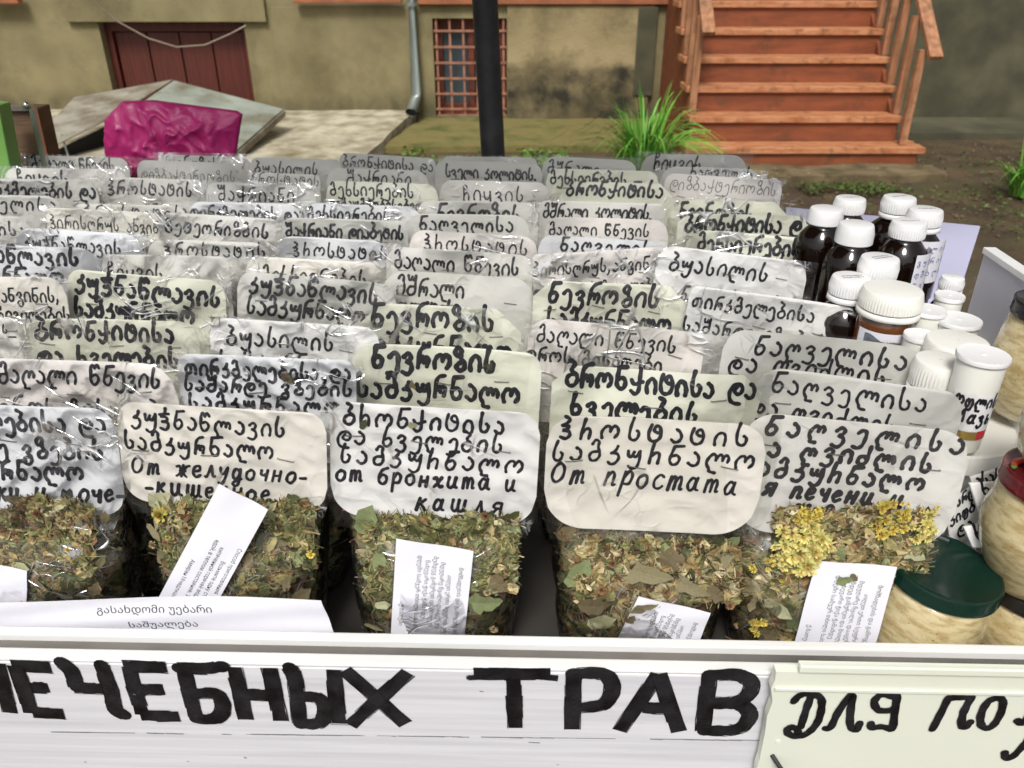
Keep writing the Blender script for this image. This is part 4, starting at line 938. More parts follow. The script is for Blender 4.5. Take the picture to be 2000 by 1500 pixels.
ORD = ['first', 'second', 'third', 'fourth', 'fifth', 'sixth', 'seventh', 'eighth', 'ninth', 'tenth', 'eleventh']
def bag(row, uL, vL, uR, vR, tone, lines, bold=0, pen='ink', hR=.62, rad=.12, gloss=1, detail=0, pk='b', hform=False, seed=None, lean=.20, rb=None, cut=False):
    seed = seed if seed is not None else int(uL * 3 + vL * 7 + 900)
    rng = random.Random(seed)
    zt = ZTOP + (rng.uniform(-.003, .003) if row > 1 else 0)
    um_, vm_ = (uL + uR) / 2, (vL + vR) / 2
    Pm = on_z(um_, vm_, zt)
    PLz, PRz = on_z(uL, vL, zt), on_z(uR, vR, zt)
    yaw = max(-.12, min(.12, .4 * math.atan2(PRz.y - PLz.y, PRz.x - PLz.x)))
    nv = Vector((math.sin(yaw), -math.cos(yaw), 0)); nv2 = Vector((-math.sin(yaw) * 0, 0, 0))
    PL, PR = on_plane(uL, vL, Pm, nv), on_plane(uR, vR, Pm, nv)
    W = (PR - PL).length
    e1 = (PR - PL).normalized()
    back = Vector((-e1.y, e1.x, 0)).normalized()
    e3 = (Vector((0, 0, 1)) * math.cos(lean) + back * math.sin(lean)); e3 = (e3 - e1 * e3.dot(e1)).normalized()
    en = e1.cross(e3).normalized()            # towards the viewer
    H = W * hR
    bc = (PL + PR) / 2 - e3 * H               # foot of the card
    root = Vector((bc.x, bc.y + .004, FLOOR))
    if row == 1: root.y = max(root.y, .505)
    rt = empty('herb_bag', root, yaw)
    inv = Matrix.Rotation(-yaw, 3, 'Z')
    bow = rng.uniform(-.05, .03) * W * (1 if row > 1 else .6); bow2 = rng.uniform(-.02, .02) * W * (1 if row > 1 else .5)
    def C(x, y, off=0.0):                     # card frame: x 0..1 across, y 0..1 down (in card widths) -> root frame
        b = bow * math.sin(math.pi * min(max(x, 0), 1)) + bow2 * math.sin(2 * math.pi * x + y * 3)
        return inv @ (PL + e1 * (x * W) - e3 * (y * W) + en * (b + off) - root)
    # card
    n = 14; r = rad * rng.uniform(.75, 1.2); rbt = r if rb is None else rb
    def half(x, top):                         # outline height at x, corners rounded off
        rr = r if top else rbt
        if rng_cut and top:
            d = min(x, 1 - x); return max(0, rr - d) * .9
        d = min(x, 1 - x)
        return rr - math.sqrt(max(0, rr * rr - (rr - d) ** 2)) if d < rr else 0
    rng_cut = cut
    xs = sorted(set([0, 1] + [r * k / 6 for k in range(7)] + [1 - r * k / 6 for k in range(7)] + [rbt * k / 6 for k in range(7)] + [1 - rbt * k / 6 for k in range(7)] + [r + (1 - 2 * r) * k / 20 for k in range(21)]))
    xs = [x for i, x in enumerate(xs) if i == 0 or x - xs[i - 1] > 1e-4]
    mb = MB(); vs = []; fs = []; NY = 9
    for off in (.0, -.0006):
        for x in xs:
            t_, b_ = half(x, True), hR - half(x, False)
            for j in range(NY + 1): vs.append(C(x, t_ + (b_ - t_) * j / NY, off))
    nn = len(xs) * (NY + 1)
    for i in range(len(xs) - 1):
        for j in range(NY):
            a = i * (NY + 1) + j; b = a + NY + 1
            fs.append((a, a + 1, b + 1, b)); fs.append((nn + a, nn + b, nn + b + 1, nn + a + 1))
        a = i * (NY + 1); b = a + NY + 1
        fs.append((a, b, nn + b, nn + a)); a += NY; b += NY; fs.append((b, a, nn + a, nn + b))
    mb.add(vs, fs); card = mb.build('label_card', M['card' + tone], rt, smooth=False)
    card.data.polygons.foreach_set("use_smooth", [True] * len(card.data.polygons)); card.data.set_sharp_from_angle(angle=R(40))
    # handwriting
    mb = MB(); z = .00025
    for ln in lines:
        text, x0, x1, yb, xh = ln[:5]; drop = ln[5] if len(ln) > 5 else 0
        pw = (.0112 + .0135 * bold) if pen != 'pencil' else .008; xh *= .80
        for q, ws in write(text, x0, x1, -yb, xh, pw * rng.uniform(.92, 1.08), slant=rng.uniform(-.02, .12), hform=hform, rng=rng, drop=drop):
            v2, f2 = ribbon(q, ws, 4)
            z = .00035 + rng.random() * .00015
            mb.add([C(x, -y, z) for x, y in v2], f2)
    if lines: mb.build('lettering', M[{'ink': 'ink', 'pencil': 'pencil', 'grey': 'grey_ink'}[pen]], card)
    # staples
    ys = rng.uniform(.14, .2)
    for xx in (rng.uniform(.1, .16), rng.uniform(.42, .52), rng.uniform(.78, .86)):
        a = rng.uniform(-.2, .15); yy = ys + rng.uniform(-.03, .03) + (.02 if detail else 0); L_ = .0062 / W
        mb = MB()
        A2 = C(xx - L_ * math.cos(a), yy + L_ * math.sin(a), .0012); B2 = C(xx + L_ * math.cos(a), yy - L_ * math.sin(a), .0012)
        mb.beam(A2, B2, .0007, .0006, up=Vector((0, 0, 1))); mb.beam(A2, A2 + Vector((0, .0025, 0)), .0007, .0006); mb.beam(B2, B2 + Vector((0, .0025, 0)), .0007, .0006)
        mb.build('staple', M['staple'], rt)
    # clear sleeve over the card
    GX, GY = (44, 26) if row <= 2 else ((30, 15) if row <= 5 else (22, 11))
    fm = M['film'] if gloss == 1 else M['film_mid'] if gloss == 3 else (M['film_far'] if gloss == 2 else M['film_smooth'])
    m1, m2 = rng.uniform(.02, .055), rng.uniform(.02, .06)
    ang = rng.uniform(-.9, .9); sd0 = Vector((rng.uniform(0, 99), rng.uniform(0, 99), 0))
    amp = {0: .0009, 1: .0022, 2: .0042, 3: .0013}[gloss]
    t0 = -rng.uniform(.004, .02); tilt = rng.uniform(-.015, .015)
    mb = MB()
    for j in range(GY + 1):
        b_ = j / GY; y = t0 + (hR + .05 - t0) * b_
        for i in range(GX + 1):
            a_ = i / GX; x = -m1 + (1 + m1 + m2) * a_
            nar = max(0, (y - hR * .72) / (hR * .33 + .05)) * .075
            x = x + (0.5 - x) * 2 * nar * abs(.5 - x) * 2
            p = Vector((x * math.cos(ang) + y * math.sin(ang), (y * math.cos(ang) - x * math.sin(ang)) * 2.6, 0)) * 3.3 + sd0
            rd = (1 - abs(noise.noise(p)) * 2) ** 3 * .8 + .5 * (1 - abs(noise.noise(p * 2.3 + Vector((7, 7, 7)))) * 2) ** 3 + .5 * noise.noise(Vector((x * 3, y * 3, sd0.x)))
            off = .0016 + amp * max(0, .35 + rd) + max(0, y - hR * .9) * .10 * W
            mb.v.append(C(x, y + (tilt * x if j == 0 else 0) + .006 * noise.noise(Vector((x * 6, sd0.y, 0))) * (j == 0), off)); mb.c.append((1, 1, 1, 1))
    for j in range(GY):
        for i in range(GX):
            a = j * (GX + 1) + i; mb.f.append((a, a + GX + 1, a + GX + 2, a + 1)); mb.m.append(0)
    mb.add([C(-m1, t0, -.0016), C(1 + m2, t0 + tilt, -.0016), C(1 + m2 - .06, hR + .03, -.0016), C(-m1 + .06, hR + .03, -.0016)], [(0, 1, 2, 3)])
    mb.build('film_sleeve', fm, rt, smooth=True)
    # filled part
    Wb, Hb = W * .84, (root.z * 0 + bc.z - FLOOR) + .012
    if detail:
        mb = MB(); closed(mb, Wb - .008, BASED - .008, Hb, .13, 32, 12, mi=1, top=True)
        herb_bits(mb, rng, detail, Wb, BASED, Hb, .13, pk, big=1.22)
        hm = mb.build('herb_mix', [M['herb'], M['herb_core']], rt); hm['kind'] = 'stuff'
        mb = MB(); closed(mb, Wb + .004, BASED + .004, Hb, .13, 84, 30, off=.0012, wr=.0036, seed=seed % 50)
        mb.build('film', M['film_tight'], rt, smooth=True)
    else:
        me1, me2 = shared_body('x' + pk)
        s = (Wb / BASEW, 1 if row > 1 else 1, Hb / BASEH)
        for me, nm in ((me1, 'herb_mix'), (me2, 'film')):
            o = bpy.data.objects.new(nm, me); COL.objects.link(o); o.parent = rt; o.scale = s
            if nm == 'herb_mix': o['kind'] = 'stuff'
    BAGS.append((rt, row, uL, tone, lines, bold, pen))
    return dict(root=rt, C=C, W=W, H=H, en=en, Wb=Wb, Hb=Hb, inv=inv, rp=root, yaw=yaw, hR=hR)
BAGS = []
def L1(t, a=.1, b=.88, y=.17, h=.085): return [(t, a, b, y, h)]
def L2(t, s, a=.1, b=.88, c=.05, d=.85, y=.165, h=.085, y2=.33): return [(t, a, b, y, h), (s, c, d, y2, h)]
SAM = 'სამკურნალო'
F = []
# front row
F.append(bag(1, -195, 782, 222, 797, 'B', [('თირკმელებისა და', .02, .95, .12, .075), ('საშარდე გზების', .04, .92, .255, .075), (SAM, .1, .82, .365, .075), ('от почки и моче-', .02, 1.0, .475, .075)], .5, gloss=2, detail=5600, pk='a', hR=.55, rad=.14))
F.append(bag(1, 226, 783, 637, 808, 'C', [('კუჭნაწლავის', .07, .80, .115, .075, -.02), (SAM, .03, .74, .235, .072, -.02), ('От желудочно-', .05, .90, .36, .07), ('-кишечное', .11, .72, .465, .07)], .3, gloss=3, detail=6200, pk='b', hR=.51, rad=.11, rb=.13))
F.append(bag(1, 643, 783, 1058, 808, 'W', [('ბრონქიტისა', .07, .83, .11, .075), ('და ხველების', .04, .82, .205, .072), (SAM, .05, .92, .305, .075), ('от бронхита и', .03, .90, .40, .068), ('кашля', .42, .84, .525, .075)], .35, gloss=3, detail=7000, pk='c', hR=.585, rad=.14, rb=.16, hform=True))
F.append(bag(1, 1070, 813, 1503, 832, 'C', [('პროსტატის', .06, .91, .105, .078), (SAM, .03, .95, .215, .078), ('От простата', .03, .89, .325, .085, -.03)], .3, gloss=0, detail=7000, pk='d', hR=.56, rad=.14, rb=.2, hform=True))
F.append(bag(1, 1460, 802, 1905, 848, 'L', [('ნაღველისა', .09, .96, .095, .075), ('და ღვიძლის', .03, .85, .20, .072), (SAM, .02, .84, .295, .072), ('для печени и', .0, .76, .39, .065), ('желчи', .3, .8, .47, .065)], .6, pen='grey', gloss=0, detail=7000, pk='e', hR=.58, rad=.13, rb=.2, hform=True))
# second row
bag(2, -60, 697, 343, 713, 'P', L2('მაღალი წნევის', 'დროს მისაღები', .13, .91, .1, .95, .12, .078, .29), .25, gloss=2, rad=.15)
TIR = bag(2, 343, 691, 694, 703, 'B', [('თირკმელებისა და', .05, .97, .115, .07), ('საშარდე გზების', .03, .97, .21, .07), (SAM, .05, .9, .315, .07)], .55, gloss=2, rad=.1)
NEV = bag(2, 690, 671, 1060, 692, 'G', [('ნევროზის', .1, .75, .125, .1), (SAM, .02, .89, .29, .098)], 1.1, gloss=0, rad=.12, cut=False)
bag(2, 1080, 713, 1492, 733, 'G', [('ბრონქიტისა და', .07, .97, .10, .088, -.02), ('ხველების', .1, .7, .245, .085)], .95, gloss=0, rad=.1, cut=True)
bag(2, 1480, 716, 1893, 768, 'Y', [('ნაღველისა', .09, .82, .12, .078), ('და ღვიძლის', .02, .7, .25, .075)], .3, gloss=0, rad=.13)
# third row
bag(3, -118, 615, 42, 621, 'L', L1('ჩიყვის', .1, .8, .2, .09) + [('—', .8, .95, .28, .1)], .4, gloss=2, rad=.2, hR=.8)
bag(3, 42, 624, 385, 629, 'G', [('ბრონქიტისა', .06, .85, .12, .09), ('და ხველების', .05, .86, .27, .085)], .9, gloss=1, rad=.14)
bag(3, 408, 620, 742, 641, 'W', L2('ბუასილის', SAM, .1, .72, .05, .85, .155, .085, .3), .35, gloss=2, rad=.12)
bag(3, 697, 592, 1020, 607, 'G', [('ნევროზის', .09, .83, .14, .115), (SAM, .04, .95, .32, .11)], 1.15, gloss=1, rad=.16, cut=True)
bag(3, 1035, 620, 1380, 652, 'P', [('მაღალი წნევის', .05, .84, .13, .075), ('დროს მისაღები', .0, .78, .25, .07)], .15, gloss=1, rad=.1)
bag(3, 1418, 641, 1812, 683, 'Y', [('ნაღველისა', .16, .92, .12, .08), ('და ღვიძლის', .05, .84, .215, .078)], .35, gloss=0, rad=.1)
# fourth row
bag(4, -170, 538, 125, 541, 'C', [('პირისღრუს, ანგინის,', -.0, .95, .165, .075), ('და ხორხის ჩივილების', .0, 1, .29, .07)], .15, gloss=1, rad=.14)
bag(4, 128, 524, 440, 549, 'G', [('კუჭნაწლავის', .06, .96, .13, .095, -.03), (SAM, .04, .80, .285, .09), ('ი', .04, .1, .44, .12)], 1.0, gloss=1, rad=.1)
bag(4, 463, 529, 775, 558, 'Y', [('კუჭნაწლავის', .08, .87, .12, .09, -.01), (SAM, .06, .8, .26, .09)], .6, gloss=2, rad=.09)
bag(4, 745, 527, 1047, 545, 'L', [('მშრალი', .1, .54, .155, .095), ('კოლიტის -', .05, .56, .275, .08)], .45, pen='grey', gloss=0, rad=.14)
bag(4, 1043, 547, 1342, 560, 'G', [('ნევროზის', .1, .82, .145, .11), (SAM, .1, .92, .32, .11)], 1.0, gloss=1, rad=.12, cut=True)
bag(4, 1350, 557, 1672, 602, 'W', [('თირკმელებისა და', .03, .96, .13, .07), ('საშარდე გზების', -.0, .88, .285, .07)], .3, gloss=1, rad=.06)
# fifth row
bag(5, -110, 474, 196, 484, 'B', [('კუჭნაწლავის', .02, .86, .11, .085), (SAM, .0, .75, .235, .08)], .8, gloss=1, rad=.13)
bag(5, 196, 497, 446, 501, 'L', L1('ჩიყვის', .03, .46, .2, .105) + [('—', .78, .9, .26, .12)], .3, gloss=2, rad=.09)
bag(5, 476, 500, 757, 513, 'C', L1('მეხსიერების', .12, .85, .165, .085), .35, gloss=2, rad=.13)
bag(5, 756, 480, 1043, 500, 'L', L1('მაღალი წნევის', .06, .9, .14, .085), .35, gloss=1, rad=.1)
bag(5, 1040, 497, 1297, 482, 'P', [('პირისღრუს,ანგინის', .0, 1.0, .16, .075, .0), ('და ხორხის ჩივილების', .0, 1.0, .32, .07)], .15, gloss=2, rad=.04)
bag(5, 1288, 477, 1582, 513, 'W', [('ბუასილის', .09, .74, .16, .09), ('ნაწლავის მილის', .2, .85, .36, .085)], .4, gloss=1, rad=.12)
# sixth row
bag(6, 25, 444, 276, 457, 'B', L1('კუჭნაწლავის', .07, .83, .16, .085), .3, gloss=2, rad=.15)
bag(6, 283, 468, 528, 474, 'L', L1('პროსტატის', .13, .95, .12, .085), .3, gloss=2, rad=.15)
bag(6, 535, 461, 762, 472, 'B', L1('პროსტატის', .15, .97, .16, .09), .3, gloss=1, rad=.15, hform=True)
bag(6, 800, 447, 1052, 463, 'P', L1('პროსტატის', .12, .92, .14, .085), .25, gloss=1, rad=.15, hform=True)
bag(6, 1053, 458, 1312, 474, 'B', L1('ნაღველისა', .17, .92, .11, .085), .45, gloss=0, rad=.13)
bag(6, 1343, 448, 1627, 468, 'G', [('მეხსიერების', .09, .78, .13, .09), ('გამაუმჯობესებელი'.replace('ჯ', 'ჭ'), .1, .98, .235, .065)], .8, gloss=1, rad=.1, cut=True)
# seventh row
bag(7, -165, 418, 62, 424, 'Y', L1('ნაღველისა', .1, .93, .16, .085), .45, gloss=2, rad=.2)
bag(7, 88, 405, 312, 417, 'C', [('პირისღრუს ანგინ', .03, .98, .17, .085), ('ჩივილის', .6, .95, .37, .085)], .1, gloss=2, rad=.06, pen='grey')
bag(7, 308, 414, 552, 428, 'L', L1('მეტეორიზმის', .05, .88, .15, .085), .4, gloss=2, rad=.12)
bag(7, 550, 425, 797, 432, 'Y', L1('შაქრიანი დიაბეტის', .03, .96, .145, .085), .75, gloss=1, rad=.1)
bag(7, 790, 417, 1036, 421, 'Y', L1('ნაღველისა', .12, .86, .13, .085), .5, gloss=0, rad=.12)
bag(7, 1065, 424, 1308, 430, 'P', L1('მაღალი წნევის', .04, .84, .14, .075), .3, gloss=0, rad=.14)
bag(7, 1325, 417, 1586, 422, 'G', L1('ბრონქიტისა და', .06, .99, .13, .1), .95, gloss=1, rad=.08, cut=True)
# eighth row
bag(8, -115, 379, 120, 383, 'Y', L1('ნაღველისა', .1, .93, .12, .085), .4, gloss=1, rad=.15)
bag(8, 138, 398, 362, 402, 'L', L1('პროსტატის', .1, .95, .12, .09), .3, gloss=2, rad=.1)
bag(8, 364, 393, 588, 399, 'B', L1('თირკმელების და', .03, .97, .14, .085), .6, gloss=2, rad=.12)
bag(8, 594, 396, 822, 405, 'B', L1('მეხსიერების', .03, .72, .13, .085), .4, gloss=2, rad=.1)
bag(8, 815, 392, 1052, 397, 'Y', L1('ნევროზის', .16, .84, .16, .11), .8, gloss=1, rad=.1)
bag(8, 1052, 392, 1300, 398, 'L', L1('მშრალი კოლიტის.', .04, .9, .125, .085), .45, gloss=0, rad=.08)
bag(8, 1308, 388, 1545, 396, 'G', L1('ნევროზის', .1, .7, .165, .11) + [('—', .8, .95, .17, .1)], 1.0, gloss=1, rad=.14, cut=True)
# ninth row
bag(9, -62, 347, 190, 353, 'Y', L1('თირკმელების და', .05, .97, .13, .085), .55, gloss=1, rad=.12)
bag(9, 188, 346, 398, 352, 'L', [('პროსტატის', .08, .87, .15, .1), (SAM, .02, .8, .33, .08)], .4, gloss=2, rad=.1)
bag(9, 400, 356, 616, 361, 'Y', [('შაქრიანი', .12, .8, .155, .1), ('დიაბეტის', .4, .95, .32, .09)], .35, gloss=2, rad=.14)
bag(9, 636, 353, 856, 360, 'G', [('მეხსიერების', .04, .78, .12, .09), ('გამაუმჯობესებელი'.replace('ჯ', 'ჭ'), .03, .92, .225, .065)], .5, gloss=1, rad=.1)
bag(9, 858, 351, 1075, 357, 'L', L1('ჩიყვის', .22, .76, .17, .1), .35, gloss=1, rad=.13)
bag(9, 1094, 354, 1320, 360, 'G', L1('ბრონქიტისა', .06, .89, .115, .1), .85, gloss=0, rad=.12, cut=True)
bag(9, 1300, 338, 1530, 352, 'P', L1('დიზბაქტერიოზის', .05, .95, .13, .085), 0, pen='pencil', gloss=1, rad=.1)
# tenth row
bag(10, 5, 327, 248, 331, 'L', L1('ჩიყვის', .12, .52, .13, .09), .35, gloss=2, rad=.1)
bag(10, 265, 312, 460, 318, 'Y', L1('დიზბაქტერიოზის', .04, .98, .18, .08), 0, pen='pencil', gloss=1, rad=.1)
bag(10, 487, 336, 625, 342, 'Y', L1('პროსტატის', .02, .98, .15, .12), .2, gloss=1, rad=.08)
bag(10, 636, 328, 838, 334, 'Y', L1('შაქრიანი', .2, .82, .14, .1), .35, gloss=0, rad=.14)
bag(10, 850, 312, 1060, 320, 'Y', L1('სველი კოლიტის.', .1, .95, .15, .085), .5, gloss=0, rad=.12)
bag(10, 1068, 329, 1288, 335, 'G', L1('მეხსიერების —', .04, .85, .13, .085), .4, gloss=1, rad=.1)
bag(10, 1290, 324, 1492, 331, 'Y', L1('ნაღველის', .3, .9, .1, .09), .4, gloss=1, rad=.14)
# last row
bag(11, 52, 303, 250, 309, 'Y', L1('მაღალი წნევის.', .04, .88, .13, .1), .4, gloss=1, rad=.1)
bag(11, 305, 301, 492, 307, 'L', L1('ნევროზის.', .1, .68, .14, .1), .4, gloss=1, rad=.12)
bag(11, 488, 307, 668, 312, 'Y', L1('ბუასილის', .04, .72, .16, .09), .35, gloss=1, rad=.1)
bag(11, 663, 298, 852, 310, 'Y', L1('ბრონქიტისა და', .04, .97, .13, .085), .4, gloss=0, rad=.08)
bag(11, 862, 305, 1050, 308, 'Y', [], .4, gloss=0, rad=.1)
bag(11, 1060, 304, 1247, 314, 'Y', L1('მშრალი', .06, .6, .17, .1), .4, gloss=0, rad=.14)
bag(11, 1252, 300, 1462, 303, 'Y', L1('ჩიყვის', .13, .56, .14, .1), .4, gloss=0, rad=.14)
rows = {}
for b in BAGS: rows.setdefault(b[1], []).append(b)
ROWN = {1: 'front row', 11: 'rearmost row'}
for rI, lst in rows.items():
    lst.sort(key=lambda b: b[2])
    for i, b in enumerate(lst):
        txt = (b[4][0][0].strip(' .,-—') if b[4] else '')
        wd = 'pencilled' if b[6] == 'pencil' else ('bold' if b[5] > .7 else 'black')
        where = ROWN.get(rI, ORD[rI - 1] + ' row from front')
        nm = f"herb bag, {CN[b[3]]} card with {wd} {txt}, {ORD[i]} from left, {where}" if txt else f"herb bag with blank {CN[b[3]]} card, {ORD[i]} from left, {where}"
        tag(b[0], nm, 'herb bag', 'clear bags of dried herbs with handwritten cards')

# ---- what shows inside the five front bags: single leaves, flowers, and the printed slips
def front_plane(b, off=0.0):
    """plane of the bulging front of a bag"""
    rp = b['rp']; n_ = Vector((math.sin(b['yaw']), -math.cos(b['yaw']), 0))
    slope = .12
    n2 = Vector((n_.x, n_.y, 0)).normalized(); nn = (n2 * math.cos(slope) + Vector((0, 0, 1)) * math.sin(slope)).normalized()
    p = rp + n2 * (BASED / 2 + off) + Vector((0, 0, .05)) + Vector((0, .13 * .05, 0))
    return p, nn
def in_bag(b, u, v, off):
    p, nn = front_plane(b, off); w_ = on_plane(u, v, p, nn)
    # above the bulge lie against the card instead
    lim = .115
    if w_.z - b['rp'].z > lim - .03:
        f = min(1, (w_.z - b['rp'].z - (lim - .03)) / .03)
        q = on_plane(u, v, b['Pcard'] + b['en'] * (.004 + off), b['en'])
        w_ = w_.lerp(q, f) if f < 1 else q
    return w_, nn
for b in F:
    b['Pcard'] = b['rp'] + Matrix.Rotation(b['yaw'], 3, 'Z') @ b['C'](.5, .3, 0)
def toloc(b, p): return b['inv'] @ (p - b['rp'])
rng = random.Random(77)
leaves = [
 (0, 52, 1052, 46, 'oval', 20), (0, 40, 1108, 40, 'pale', -10), (0, 115, 985, 48, 'pale', 25), (0, 140, 1130, 55, 'oval', 10), (0, 195, 1100, 60, 'long', 55), (0, 30, 975, 50, 'brown', 15), (0, 170, 1055, 30, 'oval', -30), (0, 95, 1000, 40, 'dark', 70), (0, 185, 1150, 36, 'brown', 60), (0, 75, 1140, 50, 'long', -20), (0, 205, 1010, 30, 'brown', 80),
 (1, 312, 975, 60, 'pale', 30), (1, 300, 1040, 50, 'long', -60), (1, 350, 1025, 34, 'oval', 70), (1, 600, 1000, 50, 'long', 40), (1, 570, 975, 40, 'dark', 20), (1, 545, 1060, 55, 'long', 15), (1, 480, 1170, 70, 'oval', 15), (1, 585, 1090, 40, 'oval', -40), (1, 610, 1020, 36, 'brown', 60), (1, 325, 1100, 70, 'long', -65), (1, 520, 1105, 44, 'pale', -15), (1, 590, 1160, 46, 'brown', 30), (1, 365, 985, 40, 'oval', 60), (1, 535, 1010, 44, 'brown', -20), (1, 560, 1140, 50, 'long', 70),
 (2, 715, 1015, 95, 'oval', 65), (2, 745, 1108, 70, 'oval', -75), (2, 718, 1065, 60, 'long', -30), (2, 940, 1040, 50, 'dark', 20), (2, 990, 1015, 62, 'dark', 40), (2, 850, 1035, 55, 'dark', 10), (2, 945, 1175, 75, 'oval', 5), (2, 748, 1182, 36, 'pale', 10), (2, 960, 1070, 50, 'long', 35), (2, 905, 1020, 60, 'dark', -25), (2, 985, 1100, 46, 'long', 70), (2, 730, 1225, 46, 'long', -20), (2, 975, 1140, 46, 'brown', -40), (2, 880, 1050, 50, 'brown', 15), (2, 955, 1010, 40, 'dark', 75),
 (3, 1165, 1078, 95, 'pale', 25), (3, 1130, 1120, 80, 'oval', 60), (3, 1200, 1105, 44, 'oval', 10), (3, 1255, 1118, 130, 'long', -8), (3, 1345, 1145, 90, 'long', -20), (3, 1175, 1215, 62, 'pale', 20), (3, 1250, 1195, 62, 'long', 30), (3, 1160, 1180, 66, 'brown', 5), (3, 1310, 1090, 80, 'brown', 70), (3, 1400, 1105, 90, 'long', 40), (3, 1280, 1065, 60, 'oval', 0), (3, 1430, 1060, 44, 'oval', 50), (3, 1395, 1160, 46, 'brown', -30), (3, 1390, 1060, 50, 'dark', 20), (3, 1105, 1040, 50, 'brown', 40),
 (4, 1520, 1190, 62, 'pale', -20), (4, 1560, 1215, 66, 'oval', -40), (4, 1660, 1012, 66, 'pale', 20), (4, 1640, 1082, 40, 'oval', 70), (4, 1785, 1080, 56, 'pale', -30), (4, 1512, 1140, 36, 'long', 20), (4, 1620, 1060, 46, 'long', -40), (4, 1700, 1050, 44, 'brown', 15), (4, 1790, 1120, 46, 'oval', 60), (4, 1470, 1180, 44, 'long', 80), (4, 1600, 1010, 50, 'dark', 60), (4, 1745, 1075, 50, 'long', 10), (4, 1765, 1180, 40, 'brown', 40), (4, 1500, 1240, 50, 'brown', 10)]
def place_flat(me, name, b, u, v, px, ang, off, flat=.25, mat_=None):
    p, nn = in_bag(b, u, v, off)
    s = px / FPX * (p - CAM).dot(FW)
    o = bpy.data.objects.new(name, me); COL.objects.link(o); o.parent = b['root']
    ln = (b['inv'] @ nn).normalized()
    ax = Vector((1, 0, 0)); ax = (ax - ln * ax.dot(ln)).normalized(); bx = ln.cross(ax)
    m = Matrix((ax, bx, ln)).transposed()
    m = m @ Matrix.Rotation(R(ang), 3, 'Z') @ Matrix.Rotation(rng.uniform(-flat, flat), 3, 'X') @ Matrix.Rotation(rng.uniform(-flat, flat) * .5, 3, 'Y')
    o.matrix_local = Matrix.Translation(toloc(b, p)) @ m.to_4x4() @ Matrix.Scale(s, 4)
    return o
for (bi, u, v, px, k, a) in leaves:
    place_flat(rng.choice(LEAF[k]), 'leaf', F[bi], u, v, px * rng.uniform(.85, 1.0), a, rng.uniform(-.0016, .0004), .45)
YEL, TAN, ORA, LEM = (.76, .64, .14), (.48, .38, .21), (.30, .18, .09), (.80, .75, .26)
for (bi, u, v, px, col, hd) in [
 (4, 1562, 1062, 105, LEM, 30), (4, 1582, 1010, 62, YEL, 12), (4, 1530, 1075, 50, LEM, 8), (4, 1735, 1008, 72, YEL, 18), (4, 1800, 1022, 66, LEM, 14), (4, 1760, 985, 40, YEL, 6), (4, 1700, 1020, 34, LEM, 4), (4, 1478, 1218, 50, YEL, 9), (4, 1490, 1105, 44, YEL, 7), (4, 1518, 1135, 26, YEL, 4), (4, 1545, 1250, 30, YEL, 5), (4, 1815, 995, 34, YEL, 5), (4, 1548, 1100, 44, YEL, 6), (4, 1600, 1040, 40, LEM, 6), (4, 1545, 1030, 40, TAN, 5),
 (1, 315, 1003, 34, YEL, 1), (1, 366, 1030, 28, TAN, 1), (1, 330, 1048, 14, LEM, 1), (1, 608, 1080, 20, YEL, 1), (1, 500, 1115, 30, TAN, 4), (1, 540, 1110, 28, TAN, 3), (1, 560, 1145, 24, ORA, 2), (1, 590, 985, 26, ORA, 2), (1, 300, 1062, 20, TAN, 1),
 (0, 120, 1008, 44, TAN, 4), (0, 40, 1008, 28, ORA, 2), (0, 95, 1068, 24, ORA, 2), (0, 135, 1072, 14, YEL, 1), (0, 165, 1050, 20, TAN, 1), (0, 75, 1000, 22, ORA, 1),
 (2, 725, 1090, 30, TAN, 3), (2, 930, 1060, 30, TAN, 4), (2, 952, 1155, 20, TAN, 1), (2, 850, 1025, 26, LEM, 2), (2, 965, 1225, 18, TAN, 1), (2, 948, 1005, 22, ORA, 1), (2, 787, 1040, 20, TAN, 2), (2, 935, 1095, 22, TAN, 2),
 (3, 1110, 1035, 34, ORA, 2), (3, 1195, 1098, 24, ORA, 1), (3, 1175, 1150, 22, ORA, 1), (3, 1300, 1155, 20, ORA, 1), (3, 1330, 1100, 18, TAN, 1), (3, 1425, 1180, 26, ORA, 1), (3, 1440, 1215, 22, TAN, 2), (3, 1205, 1250, 20, ORA, 1)]:
    place_flat(flower_mesh(int(u), col, hd), 'flower_cluster' if hd > 2 else 'flower_head', F[bi], u, v, px, rng.uniform(0, 360), .0008, .15)
